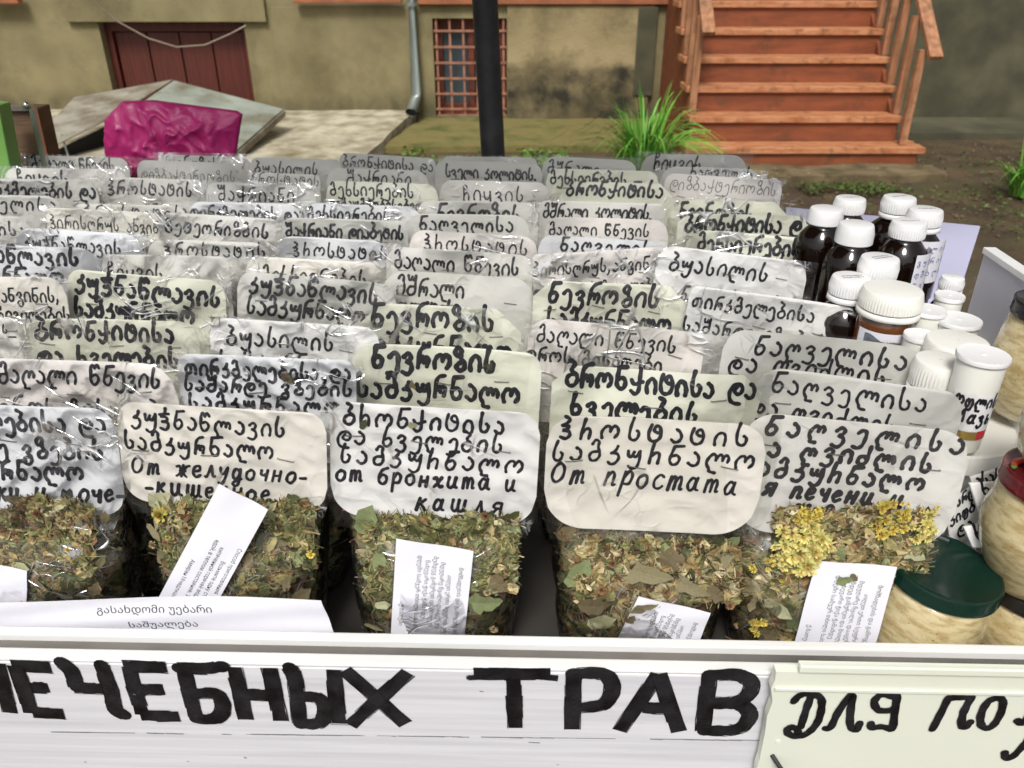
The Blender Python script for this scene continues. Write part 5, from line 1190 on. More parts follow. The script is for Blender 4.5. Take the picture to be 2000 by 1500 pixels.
# herbs that climb in front of the foot of the card
for bi, (u0, u1, vt, vb) in ((0, (0, 205, 985, 1030)), (1, (290, 640, 985, 1010)), (2, (690, 1035, 1012, 1060)), (3, (1100, 1470, 1052, 1080)), (4, (1490, 1840, 1000, 1060))):
    b = F[bi]; mb = MB(); r2 = random.Random(bi + 40); pk = 'abcde'[bi]
    for k in range(2600):
        u = r2.uniform(u0 + (26 if bi else 0), u1 - 26); top = vt + 70 * max(0, abs((u - u0) / (u1 - u0) - .5) * 2 - .75) + 22 * noise.noise(Vector((u * .02, bi, 0))) + 12 * noise.noise(Vector((u * .08, bi, 3))) + (0 if bi != 3 else 12)
        v = top + (vb + 95 - top) * r2.random() ** 1.5
        p, nn = in_bag(b, u, v, r2.uniform(-.003, .0015) - .002 * max(0, v - vb) / 60); p = toloc(b, p); nrm = (b['inv'] @ nn).normalized()
        ax = nrm.orthogonal().normalized(); ax.rotate(Quaternion(nrm, r2.uniform(0, 6.28))); ax = (ax + nrm * r2.uniform(-.1, .1)).normalized(); bx = nrm.cross(ax)
        col = pick(r2, pk)
        if r2.random() < .4:
            L_ = r2.uniform(.003, .010); w_ = r2.uniform(.0003, .0007)
            mb.add([p - ax * L_ - bx * w_, p - ax * L_ + bx * w_, p + ax * L_ + bx * w_ * .5, p + ax * L_ - bx * w_ * .5], [(0, 1, 2, 3)], 0, col)
        else:
            L_ = r2.uniform(.002, .0068); w_ = L_ * r2.uniform(.3, .7); f = nrm * w_ * .5
            mb.add([p - ax * L_, p - bx * w_ + f, p + ax * L_ * .9 - bx * w_ * .2, p + ax * L_ * .5 + bx * w_ + f, p - ax * L_ * .4 + bx * w_], [(0, 1, 2), (0, 2, 3, 4)], 0, col)
    o = mb.build('loose_herbs', M['herb'], b['root']); o['kind'] = 'stuff'

# printed slips
def slip(name, label, corners, b, lines, ang=None, off=.0022, plane=None, curl=0.0, group=None, crease=.0006, cat='paper slip'):
    """corners TL TR BR BL in the picture; lines: (text, x0, y0, dirx, diry, size) in slip fractions"""
    if plane is None: p, nn = front_plane(b, off)
    else: p, nn = plane
    P = [on_plane(u, v, p, nn) for (u, v) in corners]
    org = sum(P, Vector((0, 0, 0))) / 4
    def S(x, y, o=0.0):
        q = (P[0] * (1 - x) + P[1] * x) * (1 - y) + (P[3] * (1 - x) + P[2] * x) * y
        c = curl * (4 * (x - .5) ** 2) + crease * math.sin(x * 7 + y * 5) * math.cos(y * 6)
        return q + nn * (c + o) - org
    mb = MB(); n = 14; vs = []; fs = []
    for o_ in (0, -.0003):
        for j in range(n + 1):
            for i in range(n + 1): vs.append(S(i / n, j / n, o_))
    m_ = (n + 1) ** 2
    for j in range(n):
        for i in range(n):
            a = j * (n + 1) + i; fs.append((a, a + n + 1, a + n + 2, a + 1)); fs.append((m_ + a, m_ + a + 1, m_ + a + n + 2, m_ + a + n + 1))
    ring = [i for i in range(n + 1)] + [(j + 1) * (n + 1) - 1 for j in range(1, n + 1)] + [n * (n + 1) + i for i in range(n - 1, -1, -1)] + [j * (n + 1) for j in range(n - 1, 0, -1)]
    for k in range(len(ring)):
        k2 = (k + 1) % len(ring); fs.append((ring[k], ring[k2], m_ + ring[k2], m_ + ring[k]))
    mb.add(vs, fs); so_ = mb.build(name, M['paper'], smooth=True); so_.location = org
    so_.data.set_sharp_from_angle(angle=R(40))
    tag(so_, label, cat, group)
    Wm = (P[1] - P[0]).length; Hm = (P[3] - P[0]).length
    mb = MB()
    for (t, x0, y0, vert, sz) in lines:
        tv, tf = text_geo(t)
        if vert:   # read downwards, letters turned a quarter clockwise
            pts = [S(x0 + (y * sz) / Wm, y0 + (x * sz) / Hm, .0002) for x, y in tv]
        else:
            cw = max(x for x, y in tv) / 2
            pts = [S(x0 + (x - cw) * sz / Wm, y0 - y * sz / Hm, .0002) for x, y in tv]
        ok = [f for f in tf if all((x0 if vert else 0) >= -1 and (y0 + tv[i][0] * sz / Hm < .99 if vert else True) for i in f)]
        mb.add(pts, ok)
    if lines: mb.build('print', M['print'], so_)
    return so_
GEO = [('მომზადების და გამოყენების', .84, .20), ('აიღეთ ერთი სუფრის კოვზი', .70, .30), ('მდუღარე წყალი, დააყენეთ', .60, .17), ('შემდეგ გაწურეთ და მიიღეთ', .50, .12), ('ნახევარი ჭიქა ჭამამდე', .40, .17), ('დღეში სამჯერ თბილი სახით', .30, .13), ('ქ.ბათუმი', .10, .66)]
def geo(sz, k=1.0, lim=7): return [(t, x, y * k, True, sz) for t, x, y in GEO[:lim]]
SG = 'printed instruction slips in the bags'
slip('paper_slip', "white slip corner in the leftmost front bag beside the printed sheet", [(-60, 1093), (53, 1115), (51, 1215), (-62, 1205)], F[0], [], group=SG)
slip('paper_slip', "slanting printed Russian slip across herbs of the second front bag", [(428, 945), (524, 995), (405, 1212), (300, 1185)], F[1],
     [('Способ приготовления.', .86, .36, True, .0047), ('Возьмите одну столовую', .70, .50, True, .0047), ('кипяченной горячей воды, на', .56, .40, True, .0047), ('едой, в теплом состаяние, 3 раза', .42, .36, True, .0047), ('Амиран Мчедлишвили', .20, .56, True, .0047)], group=SG, off=.004)
slip('paper_slip', "upright printed Georgian slip in the middle front bag", [(774, 1052), (925, 1076), (905, 1262), (762, 1258)], F[2], geo(.0047, .9), group=SG)
slip('paper_slip', "half-sunken printed slip at the foot of the front bag labelled პროსტატის", [(1247, 1165), (1388, 1197), (1358, 1272), (1196, 1268)], F[3], [(t, x, y * 1.2 + .05, True, .0047) for t, x, y in GEO[:6]], group=SG)
slip('paper_slip', "tall printed slip in the front bag with yellow flowers", [(1594, 1095), (1752, 1107), (1703, 1285), (1546, 1278)], F[4], geo(.0047, 1.0), group=SG, off=.004)
pln = (T0 + td * .022, td * -1)
slip('paper_sheet', "wide lavender-white printed sheet leaning inside the front rail at left", [(-60, 1172), (630, 1164), (668, 1262), (-60, 1256)], None,
     [('გასახდომი უებარი', .52, .30, False, .0090), ('საშუალება', .535, .62, False, .0090)], plane=pln, curl=.004, crease=.0015, cat='paper sheet')
# small leaf bits that lie over the slips and on the cards
for (bi, u, v, px, k, a, off) in ((1, 452, 1095, 52, 'long', 10, .006), (1, 440, 1112, 30, 'long', 50, .006), (3, 1258, 1190, 56, 'long', 25, .0045), (3, 1232, 1210, 26, 'brown', 60, .0045), (4, 1650, 1135, 34, 'oval', 30, .006), (4, 1668, 1128, 18, 'brown', -40, .006)):
    place_flat(LEAF[k][0], 'leaf', F[bi], u, v, px, a, off, .1)

def card_bit(b, k, u, v, px, ang):
    b['Pcard'] = b['rp'] + Matrix.Rotation(b['yaw'], 3, 'Z') @ b['C'](.5, .3, 0)
    p = on_plane(u, v, b['Pcard'] + b['en'] * .0014, b['en']); s = px / FPX * (p - CAM).dot(FW)
    o = bpy.data.objects.new('leaf', LEAF[k][0] if px % 2 else LEAF[k][1]); COL.objects.link(o); o.parent = b['root']
    ln = (b['inv'] @ b['en']).normalized(); ax = Vector((1, 0, 0)); ax = (ax - ln * ax.dot(ln)).normalized()
    m = Matrix((ax, ln.cross(ax), ln)).transposed() @ Matrix.Rotation(R(ang), 3, 'Z')
    o.matrix_local = Matrix.Translation(b['inv'] @ (p - b['rp'])) @ m.to_4x4() @ Matrix.Scale(s, 4)
for a in ((NEV, 'dark', 950, 722, 36, 50), (NEV, 'dark', 942, 710, 25, -15), (NEV, 'brown', 990, 752, 26, 30), (NEV, 'dark', 992, 775, 44, 15), (NEV, 'brown', 976, 738, 21, -60), (NEV, 'long', 806, 762, 46, 92), (TIR, 'brown', 562, 738, 31, -30),
          (F[2], 'dark', 710, 829, 26, 60), (F[2], 'pale', 806, 831, 21, 10), (F[3], 'dark', 1100, 1018, 15, 40)):
    card_bit(*a)

# ---------------------------------------------------------------- bottles, tubs, jars at the right
ZS = .98
ct = tag(empty('white_crate', (0.50, .72, 0)), "white plastic crate carrying the medicine bottles and tubs", "crate")
w = MB(); w.box(-.17, .0, .010, .29, FLOOR + .001, FLOOR + .1495); w.build('crate_body', M['white_plastic'], ct, bevel=.004)
M['cap'] = mat('white_cap_plastic', (.80, .80, .80), (.76, .76, .76), 8, .38, .05, 60)
M['capc'] = mat('ivory_cap_plastic', (.80, .79, .74), (.76, .75, .70), 8, .42, .05, 60)
M['darkglass'] = mat('dark_brown_glass', (.006, .0025, .0015), rough=.05, spec=.5)
M['amber'] = mat('amber_glass', (.13, .04, .008), (.10, .03, .006), 10, .08, coat=.5, spec=.6)
M['cardlabel'] = mat('bottle_label_paper', (.76, .76, .82), (.72, .72, .78), 6, .6)
def squiggle(mb, P, x0, x1, y, h, rng, pw):
    """a row of small pen marks; P maps (x, y) to a point"""
    x = x0
    while x < x1 - h:
        q = catmull([(x, y), (x + .2 * h, y + h * rng.uniform(.5, 1)), (x + .45 * h, y + h * rng.uniform(0, .4)), (x + .7 * h, y + h * rng.uniform(.3, 1))], 3)
        vs, fs = ribbon(q, pw, 2); mb.add([P(a, b) for a, b in vs], fs); x += h * rng.uniform(.8, 1.3)
def bottle(u, v, ztop, dia, h, body, label, cat='bottle', capm='cap', capr=None, caph=.018, ribs=48, shoulder=True, bodyw=None, taper=.04, collar=False, toptext=0, zbase=None, tilt=0, group=None, paper=None, name='medicine_bottle'):
    P = on_z(u, v, ztop); zb = zbase if zbase is not None else ZS
    P.z = zb; H = ztop - zb
    rt = empty(name, P, random.uniform(0, .6)); tag(rt, label, cat, group)
    r = dia / 2; br = (bodyw or dia * 1.55) / 2
    cz = H - caph
    w = MB(); w.lathe([(r * (1 + taper) * .94, cz), (r * (1 + taper), cz + .001), (r * (1 + taper * .6), cz + caph * .5), (r, H - .0022), (r * .96, H - .0006), (r * .88, H), (0.0005, H)], ribs * 2, rib=.0009, ribz=(cz + .0012, H - .0026), close=False)
    w.build('cap', M[capm], rt, autos=R(35))
    if collar:
        w = MB(); w.lathe([(r * 1.04, cz - .0065), (r * 1.07, cz - .006), (r * 1.05, cz - .001), (r * .9, cz - .0008)], 40, close=False); w.build('collar', M[capm], rt, smooth=True)
    w = MB()
    nz = cz - (.006 if collar else 0)
    if shoulder:
        w.lathe([(br * .96, .001), (br, .004), (br, nz - .030), (br * .97, nz - .022), (br * .85, nz - .013), (br * .6, nz - .005), (r * .8, nz - .002), (r * .8, nz + .004)], 48)
    else:
        w.lathe([(br * .96, .001), (br, .003), (br, nz - .010), (br * .96, nz - .005), (r * .86, nz - .002), (r * .86, nz + .004)], 48)
    w.build('body', M[body], rt, smooth=True)
    if toptext:
        mb = MB(); rr = random.Random(int(u))
        for k in range(toptext): squiggle(mb, lambda a, b: Vector((-a, -b, H + .0003)), -r * .6, r * .6, (-.15 + .25 * k) * r, .0022, rr, .0005)
        mb.build('print', M['print'], rt)
    if paper:
        a0, a1, z0, z1, inkk = paper; mb = MB(); n = 16
        def LP(x, z, o=.0004): a = a0 + (a1 - a0) * x; return Vector((math.cos(a) * (br + o), math.sin(a) * (br + o), z))
        mb.add([LP(i / n, z) for z in (z0, z1) for i in range(n + 1)], [(i, i + 1, n + 2 + i, n + 1 + i) for i in range(n)])
        rt.rotation_euler.z = 0
        lb = mb.build('paper_label', M['cardlabel'], rt, smooth=True)
        if inkk:
            mb = MB(); rr = random.Random(9)
            for (t, yy, hh) in inkk[1]:
                for q, ws in write(t, .06, .94, 0, hh, inkk[2], rng=rr):
                    vs, fs = ribbon(q, ws, 3); mb.add([LP(x, yy + y * inkk[3], .0007) for x, y in vs], fs)
            mb.build('lettering', M[inkk[0]], lb)
    return rt
BG = 'dark medicine bottles with white caps'
bottle(1615, 406, 1.09, .0370, .13, 'darkglass', "dark bottle with tapered plain-topped ribbed cap, leftmost of the bottles", ribs=22, taper=.10, group=BG)
bottle(1662, 386, 1.092, .0355, .13, 'darkglass', "dark bottle with printed cap standing behind the two tapered caps", ribs=44, toptext=1, group=BG)
bottle(1674, 436, 1.09, .0370, .13, 'darkglass', "dark bottle with tapered blank cap in front of the printed left cap", ribs=22, taper=.10, group=BG, caph=.022)
bottle(1758, 384, 1.095, .0378, .13, 'darkglass', "round-shouldered dark bottle rearmost, its printed cap highest of all", ribs=44, toptext=1, collar=True, group=BG, bodyw=.064)
bottle(1809, 408, 1.095, .0375, .13, 'darkglass', "dark bottle at the right of the group with cap beside lavender papers", ribs=44, toptext=1, collar=True, group=BG, bodyw=.056,
       paper=(R(-125), R(-30), .035, .085, ('blue_ink', [('გულის', .073, .10), ('ფერის', .059, .10), ('წყალი', .045, .10)], .016, .046)))
bottle(1777, 432, 1.09, .0370, .13, 'darkglass', "dark glossy bottle with blue handwritten label in the middle of the group", ribs=44, toptext=1, group=BG, bodyw=.058,
       paper=(R(-85), R(5), .02, .080, ('blue_ink', [('გულის', .068, .10), ('ფშანის', .054, .10), ('წვენი', .040, .10), ('ყოველ', .026, .10)], .016, .046)))
bottle(1720, 502, 1.080, .0375, .13, 'darkglass', "dark bottle whose printed cap peeks behind the large ivory-capped jar", ribs=44, toptext=2, group=BG, caph=.021)
bottle(1664, 540, 1.066, .0380, .12, 'darkglass', "dark bottle with wide collar ring under its cap beside the white card", ribs=44, toptext=2, collar=True, group=BG)
j = bottle(1745, 563, 1.070, .0550, .12, 'amber', "squat amber glass jar with big ivory screw cap and grey printed label", cat='jar', capm='capc', ribs=60, shoulder=False, bodyw=.053, caph=.0190, collar=True, name='amber_jar')
mb = MB(); n = 18; br = .0267
def LP(x, z, o=.0): a = R(-170) + R(150) * x; return Vector((math.cos(a) * (br + o), math.sin(a) * (br + o), z))
mb.add([LP(i / n, z) for z in (.01, .053) for i in range(n + 1)], [(i, i + 1, n + 2 + i, n + 1 + i) for i in range(n)])
j.rotation_euler.z = 0
lb = mb.build('paper_label', M['cardlabel'], j, smooth=True)
mb = MB(); mb.add([LP(.12 + .5 * i / n, z + .0015 * math.sin(i * .5) + (.008 * i / n if z > .03 else 0) * -1, .0004) for z in (.018, .050) for i in range(n + 1)], [(i, i + 1, n + 2 + i, n + 1 + i) for i in range(n)]); mb.build('printed_patch', mat('slate_print', (.14, .16, .20), rough=.6), lb, smooth=True)
mb = MB(); rr = random.Random(3)
for k in range(3): squiggle(mb, lambda a, b: LP(a, b, .0008), .16, .6, .066 - k * .006, .0022, rr, .0004) if False else None
for k in range(3):
    tv, tf = text_geo('შემადგენლობა მცენარეული'); mb.add([LP(.17 + x * .030,   .043 - k * .0062 + y * .0040, .0008) for x, y in tv], tf)
mb.build('print', M['print'], lb)
bottle(1862, 540, 1.06, .0225, .09, 'darkglass', "small brown vial with ribbed white cap, farthest right of the bottles", ribs=30, collar=True, bodyw=.034, caph=.013, group=BG)

M['tub'] = mat('milky_tub_plastic', (.76, .76, .70), (.72, .72, .66), 6, .35, .03, 50)
def tub(u, v, dia, ztop, label, zbase=ZS, hrm=True, group='small white lidded tubs', lettering=None):
    P = on_z(u, v, ztop); P.z = zbase; H = ztop - zbase; r = dia / 2
    rt = empty('plastic_tub', P); tag(rt, label, 'tub', group)
    w = MB(); w.lathe([(r * .82, .0), (r * .84, .002), (r * .92, H - .004), (r * .9, H - .003)], 48); w.build('tub_body', M['tub'], rt, smooth=False, autos=R(40))
    w = MB(); w.lathe([(r * .95, H - .005), (r, H - .0045), (r * 1.01, H - .002), (r * .98, H - .0004), (r * .9, H - .0008), (r * .1, H - .0008), (r * .06, H), (.0003, H)], 56, close=False); w.build('lid', M['cap'], rt, autos=R(35))
    return rt, r, H
tub(1815, 603, .032, 1.05, "milky tub half hidden behind the ivory jar cap")
tub(1874, 622, .041, 1.045, "milky tub with flat lid in front of the small brown vial")
tub(1799, 652, .030, 1.04, "small milky tub between the amber jar and the grey card")
tub(1856, 575, .028, 1.055, "narrow ribbed white tub between labelled bottle and vial")
rt, r, H = tub(1922, 690, .0405, 1.066, "tall milky tub with handwritten label and a red-gold stripe")
mb = MB(); n = 20
def LP2(x, z, o=.0006): a = R(-175) + R(125) * x; return Vector((math.cos(a) * (r * .885 + o), math.sin(a) * (r * .885 + o), z))
def LPz(x, z, o=.0006):
    a = R(-165) + R(120) * x; rr_ = r * (.84 + .08 * z / H); return Vector((math.cos(a) * (rr_ + o), math.sin(a) * (rr_ + o), z))
mb.add([LPz(i / n, z) for z in (.022, .056) for i in range(n + 1)], [(i, i + 1, n + 2 + i, n + 1 + i) for i in range(n)]); lb = mb.build('paper_label', mat('white_label', (.82, .82, .84), rough=.6), rt, smooth=True)
mb = MB(); rr = random.Random(2)
for (t, x0, x1, yy, hh) in (('ოფლის', .08, .98, .045, .15), ('Мазь', .15, .9, .030, .16)):
    for q, ws in write(t, x0, x1, 0, hh, .05, rng=rr):
        vs, fs = ribbon(q, ws, 3); mb.add([LPz(x, yy + y * .05, .001) for x, y in vs], fs)
mb.build('lettering', M['ink'], lb)
mb = MB(); mb.add([LPz(i / n * .7, z) for z in (.014, .0215) for i in range(n + 1)], [(i, i + 1, n + 2 + i, n + 1 + i) for i in range(n)]); mb.build('gold_band', mat('gold_foil', (.5, .33, .06), rough=.3, metal=.6), rt, smooth=True)
mb = MB(); mb.add([LPz(.7 + i / n * .3, z, .0007) for z in (.014, .0225) for i in range(n + 1)], [(i, i + 1, n + 2 + i, n + 1 + i) for i in range(n)]); mb.build('red_band', mat('red_foil', (.6, .02, .02), rough=.35), rt, smooth=True)
bottle(1872, 664, 1.045, .053, .08, 'tub', "wide ivory ribbed screw cap jar behind the tall labelled tub", cat='jar', capm='capc', ribs=60, shoulder=False, bodyw=.049, caph=.018, name='pill_jar')
bottle(1838, 702, 1.045, .041, .08, 'tub', "ivory pill jar with thick ribbed cap in front, beside the tall tub", cat='jar', capm='capc', ribs=44, shoulder=False, bodyw=.040, caph=.024, collar=True, name='pill_jar')

# white buckets and their lids
def bucket(u, v, z, rad, zb, label, inner=True):
    P = on_z(u, v, z); P.z = zb; H = z - zb
    rt = empty('plastic_bucket', P); tag(rt, label, 'bucket')
    w = MB(); w.lathe([(rad * .84, 0), (rad * .86, .003), (rad * .95, H - .016), (rad * .96, H - .015)], 64, close=True); w.build('bucket_body', M['white_plastic'], rt, autos=R(35))
    w = MB(); w.lathe([(rad * .97, H - .017), (rad * 1.02, H - .015), (rad * 1.02, H - .006), (rad, H + .001), (rad * .94, H + .001), (rad * .92, H - .007), (.0005, H - .007)], 72, close=False); w.build('lid', M['capc'], rt, autos=R(35))
def bucket_at(x, y, z, rad, label):
    p = Vector((x, y, z)); d = p - CAM; k = d.dot(FW)
    bucket(1000 + d.x / k * FPX, 750 - d.dot(UPV) / k * FPX, z, rad, FLOOR + .0005, label)
bucket_at(.385, .640, .9795, .078, "round white bucket with rimmed lid under the tall labelled tub")
bucket_at(.520, .665, .9795, .054, "ivory bucket at the right edge behind the stacked glass jars")

# jars of grated horseradish
def jar_mat():
    m = mat('grated_root_filling', 'b09a6b', 'cfc096', 95, .25, .2, 260, detail=8, stretch=(.8, .8, 2.2), c3='5f4a2a', s3=420, t3=(.62, .68), coat=.8, bdist=.0006, lo=.36, hi=.56)
    return m
M['horse'] = jar_mat()
def gjar(P, rad, H, lidc, label, tilt=(0, 0), lidr=None, chili=False, lh=.013, tp=False):
    rt = empty('glass_jar', P); tag(rt, label, 'jar', 'glass jars of grated root'); rt.rotation_euler = (tilt[0], tilt[1], 0)
    lr = lidr or rad * .92; k = H - lh
    w = MB(); w.lathe(([(rad * .50, .0), (rad * .56, .002), (rad * .68, .012), (rad * .80, .024), (rad * .93, .038), (rad * .99, .05), (rad * 1.0, k * .62)] if tp else [(rad * .62, .0), (rad * .72, .002), (rad * .90, .012), (rad, .030), (rad * 1.0, k * .58)]) + [(rad * .99, k * .66), (rad * .97, k * .74), (lr * .96, k - .007), (lr * .93, k - .001)], 56); w.build('jar_body', M['horse'], rt, smooth=True)
    w = MB(); w.lathe([(lr * .97, k), (lr * 1.0, k + .001), (lr * 1.0, k + .004), (lr * .985, k + .005), (lr * .985, H - .003), (lr * .96, H - .0006), (lr * .92, H), (lr * .86, H - .0012), (.0005, H - .0012)], 64, close=False)
    lid = w.build('lid', lidc, rt, autos=R(35))
    if chili:
        for a in range(6):
            t = a * 1.05 + .3; mb = MB(); rr_ = lr * .62
            c = [(math.cos(t + s * .16) * (rr_ + lr * .2 * math.sin(s * .5)), math.sin(t + s * .16) * (rr_ + lr * .2 * math.sin(s * .5)), H + .0002) for s in range(-3, 4)]
            mb.tube(c, [lr * x for x in (.02, .06, .09, .10, .09, .07, .05)], 8)
            for v_ in mb.v: v_.z = H + (v_.z - H) * .08 + .0004
            mb.build('printed_pepper', mat('chili_red', (.42, .012, .012), rough=.2), lid, smooth=True)
            mb = MB(); e = c[-1]; mb.tube([e, (e[0] * 1.05 - e[1] * .12, e[1] * 1.05 + e[0] * .12, H + .0004)], [lr * .06, lr * .02], 6)
            for v_ in mb.v: v_.z = H + (v_.z - H) * .08 + .0006
            mb.build('printed_stalk', mat('chili_green', (.10, .20, .03), rough=.3), lid)
    return rt
gl_ = mat('dark_green_lid', (.0025, .018, .012), (.004, .024, .016), 6, .22, .02, 20, coat=.1, spec=.35)
bl_ = mat('black_lid', (.01, .01, .011), rough=.25, coat=.4)
rd_ = mat('dark_red_lid', (.16, .008, .012), (.09, .005, .01), 20, .2, coat=.5)
gjar(Vector((.3255, .487, FLOOR + .007)), .0445, .098, gl_, "squat jar of grated root with dark green lid, tilted at the front", (R(2), R(6)), lidr=.0435)
gjar(Vector((.420, .492, FLOOR + .0002)), .042, .080, bl_, "squat bottom jar of grated root under the red chili lid jar", (0, 0), lidr=.036)
gjar(Vector((.405, .490, FLOOR + .0805)), .0435, .105, rd_, "jar of grated root with red chili-patterned lid at the right edge", (0, 0), lidr=.0405, chili=True, tp=True)
gjar(Vector((.407, .494, FLOOR + .186)), .037, .072, bl_, "small jar of brown root standing on the chili-patterned lid", (0, 0), lidr=.031)
gjar(Vector((.470, .640, ZS + .0008)), .040, .108, bl_, "jar of brown root with black lid, farthest back at right edge", (0, 0))

# small folded packets with handwriting
def packet(corners, y, lines, label, tone='W', th=.004, tiltn=.35):
    p = on_y(*corners[0], y); nn = Vector((-.15, -math.cos(tiltn), math.sin(tiltn))).normalized()
    P = [on_plane(u, v, p, nn) for u, v in corners]; org = sum(P, Vector((0, 0, 0))) / 4
    mb = MB(); q = [a - org for a in P]; qb = [a - nn * th for a in q]
    mb.add(q + qb, [(0, 3, 2, 1), (4, 5, 6, 7), (0, 1, 5, 4), (1, 2, 6, 5), (2, 3, 7, 6), (3, 0, 4, 7)])
    o = mb.build('paper_packet', M['card' + tone], loc=org, bevel=.001); tag(o, label, 'packet', 'small folded paper packets')
    Wp = (P[1] - P[0]).length; ex = (P[1] - P[0]) / Wp; ey = (P[3] - P[0]) / (P[3] - P[0]).length
    mb = MB(); rr = random.Random(int(corners[0][0]))
    for (t, x0, x1, yb, h) in lines:
        for s, ws in write(t, x0, x1, -yb, h, .0019 / Wp, rng=rr):
            vs, fs = ribbon(s, ws, 3); mb.add([P[0] + ex * (x * Wp) + ey * (-y_ * Wp) + nn * .0004 - org for x, y_ in vs], fs)
    mb.build('lettering', M['ink'], o)
packet([(1895, 932), (1990, 905), (2000, 975), (1905, 990)], .545, [('ასანთი', .08, .95, .24, .17)], "grey-white packet lettered ასანთი, rearmost of the packets", 'L')
packet([(1845, 985), (1900, 950), (1925, 1030), (1858, 1075)], .535, [('სარი', .2, .95, .3, .2), ('კიფბ', .1, .95, .75, .22), ('და', .3, .8, 1.2, .22)], "tilted grey packet with three lines, beside the green jar lid", 'Y')
packet([(1893, 944), (1975, 940), (1995, 1020), (1922, 1030)], .53, [('ხვა', .25, .9, .35, .26), ('ყიო', .2, .9, .75, .24)], "bright white upright packet with two lines under the chili jar")
packet([(1882, 1030), (1960, 1015), (1990, 1075), (1900, 1070)], .51, [('ხვა', .2, .75, .4, .26)], "low white packet with faint letters just above the green lid")

# lavender papers in a clear sleeve, and the crate side behind
w = MB(); z_ = .9925
q = [on_z(1535, 404, z_), on_z(1915, 441, z_), on_z(1868, 590, z_), on_z(1540, 560, z_)]
org = sum(q, Vector((0, 0, 0))) / 4
w.add([p - org for p in q] + [p - org - Vector((0, 0, .012)) for p in q], [(0, 3, 2, 1), (4, 5, 6, 7), (0, 1, 5, 4), (1, 2, 6, 5), (2, 3, 7, 6), (3, 0, 4, 7)])
pp = w.build('paper_stack', mat('lavender_paper', (.60, .60, .80), (.54, .54, .74), 4, .6), loc=org, bevel=.001); tag(pp, "stack of lavender papers lying behind the medicine bottles", "papers")
bx = tag(empty('paper_crate', (.62, .75, 0)), "open white plastic tray side with scuffed grey wall at the right edge", "tray")
def bl(p): return p - Vector((.62, .75, 0))
a1 = on_z(1930, 492, 1.075); a2 = on_z(2090, 600, 1.075)
w = MB(); d_ = (a2 - a1).normalized(); s_ = Vector((-d_.y, d_.x, 0)) * .004
for (za, zb, ss) in ((FLOOR, 1.073, 1.0),):
    c = [a1 - s_, a2 - s_, a2 + s_, a1 + s_]
    w.add([bl(Vector((p.x, p.y, za))) for p in c] + [bl(Vector((p.x, p.y, zb))) for p in c], [(0, 3, 2, 1), (4, 5, 6, 7), (0, 1, 5, 4), (1, 2, 6, 5), (2, 3, 7, 6), (3, 0, 4, 7)])
w.build('tray_wall', mat('scuffed_grey_plastic', (.58, .57, .62), (.50, .49, .54), 9, .5, c3=(.2, .19, .2), s3=60, t3=(.68, .72)), bx, bevel=.001)
w = MB(); w.beam(bl(a1 + Vector((0, 0, .002))), bl(a2 + Vector((0, 0, .002))), .013, .007); w.build('tray_rim', M['rail_white'], bx, bevel=.001)
b1 = on_z(1895, 512, 1.065)
w = MB(); c0 = bl(Vector((a1.x, a1.y, ZS - .03))); c1 = bl(Vector((a1.x, a1.y, 1.07))); e0 = bl(Vector((b1.x - .01, b1.y, ZS - .03))); e1_ = bl(Vector((b1.x, b1.y, 1.06)))
w.add([c0, c1, e1_, e0], [(0, 1, 2, 3)]); w.build('clear_sleeve', M['film_smooth'], bx)

# left edge: green post and the wooden case with metal edging, magenta bag
w = MB(); p = on_y(-10, 200, 1.35); q = on_y(18, 345, 1.35)
dpp = (q - p).normalized(); w.beam(p - dpp * .0, q + dpp * 0.6, .035, .03); tag(w.build('green_post', M['green_post'], bevel=.002), "bright green painted post leaning at the left picture edge", "post")
wc = tag(empty('wooden_case', on_y(60, 300, 1.42) * 1.0), "brown wooden case with shiny metal edging behind the left bags", "case")
o0 = wc.location
def wl(u, v, y): return on_y(u, v, y) - o0
w = MB(); c = [wl(6, 214, 1.42), wl(62, 214, 1.42), wl(88, 330, 1.40), wl(22, 330, 1.40)]; bk = [x + Vector((0, .06, 0)) for x in c]
w.add(c + bk, [(0, 3, 2, 1), (4, 5, 6, 7), (0, 1, 5, 4), (1, 2, 6, 5), (2, 3, 7, 6), (3, 0, 4, 7)]); w.build('case_body', M['wood_box'], wc, bevel=.002)
chrome = mat('chrome_edge', (.6, .6, .6), rough=.2, metal=.9)
w = MB(); w.beam(wl(8, 211, 1.415), wl(64, 211, 1.415), .01, .008); w.beam(wl(64, 211, 1.414), wl(92, 335, 1.394), .010, .008, up=Vector((0, 1, 0))); w.build('metal_edging', chrome, wc)
w = MB(); cc = wl(52, 206, 1.41); w.lathe([(.0005, -.006), (.005, -.003), (.006, .001), (.004, .005), (.0005, .0065)], 14, close=False)
w.v = [v + cc for v in w.v]; w.build('clasp', chrome, wc, smooth=True)

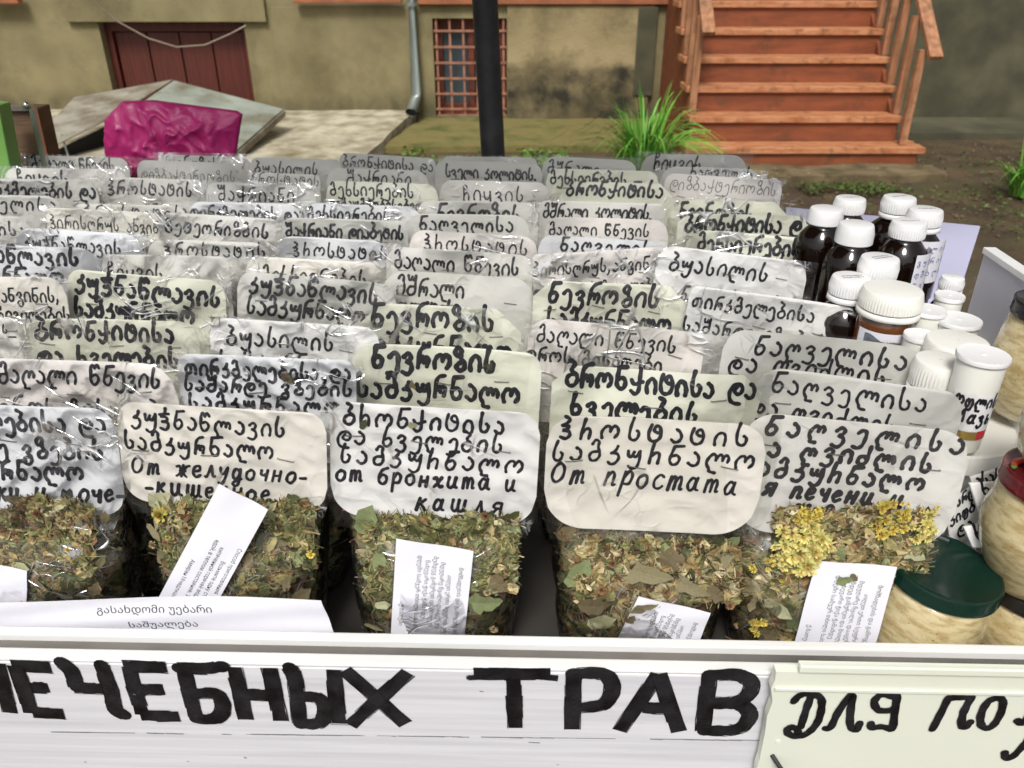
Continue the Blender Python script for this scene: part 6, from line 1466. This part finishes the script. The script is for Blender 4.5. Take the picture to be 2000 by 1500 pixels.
mb = MB(); n = 34; r5 = random.Random(8); yb = 1.47
out = [(206, 233), (240, 198), (300, 196), (360, 204), (462, 217), (473, 224), (466, 262), (455, 345), (250, 345), (212, 330), (205, 280)]
cu_ = [on_y(u, v, yb) for u, v in out]; cen = on_y(335, 275, yb)
vs = []; fs = []; rings = 30; seg = 132
def outl(t):
    t = t * len(cu_); i = int(t) % len(cu_); f = t - int(t); return cu_[i].lerp(cu_[(i + 1) % len(cu_)], f)
for side in (-1, 1):
    b0 = len(vs)
    for rI in range(rings + 1):
        s = rI / rings
        for k in range(seg):
            p = cen.lerp(outl(k / seg), s)
            hgt = (1 - s ** 3) * .014
            cr = 1 - abs(noise.noise(p * 17 + Vector((side * 3, 0, 0)))) * 2; cr2 = 1 - abs(noise.noise(Vector((p.x * 40 + p.z * 18, p.z * 22 - p.x * 9, side)))) * 2
            p = p + Vector((0, side * (.004 + hgt), 0)) + Vector((0, -1, 0)) * (.008 * abs(cr) ** 3 + .008 * abs(cr2) ** 3) * (1 - .7 * s ** 4) * (1 if side < 0 else -.5)
            vs.append(p - cen)
    for rI in range(rings):
        for k in range(seg):
            a = b0 + rI * seg + k; b = b0 + rI * seg + (k + 1) % seg
            fs.append((a, b, b + seg, a + seg) if side > 0 else (a, a + seg, b + seg, b))
mA = rings * seg; mB_ = (rings + 1) * seg + rings * seg
for k in range(seg): fs.append((mA + k, mB_ + k, mB_ + (k + 1) % seg, mA + (k + 1) % seg))
mb.add(vs, fs); mg = mb.build('plastic_bag', M['magenta'], loc=cen, smooth=True); tag(mg, "crumpled magenta plastic bag standing behind the last bags at left", "plastic bag")
# narrow bench that carries the case and the magenta bag behind the table
bn = tag(empty('low_bench', (-.55, 1.47, 0)), "low plank bench behind the table under the magenta bag", "bench")
w = MB(); w.box(-.75, .35, -.06, .12, .925, .945); w.build('bench_top', M['wood_box'], bn)
for sx_ in (-.7, .3):
    w = MB(); w.box(sx_ - .02, sx_ + .02, .0, .05, 0, .9245); w.build('leg', M['wood_box'], bn)
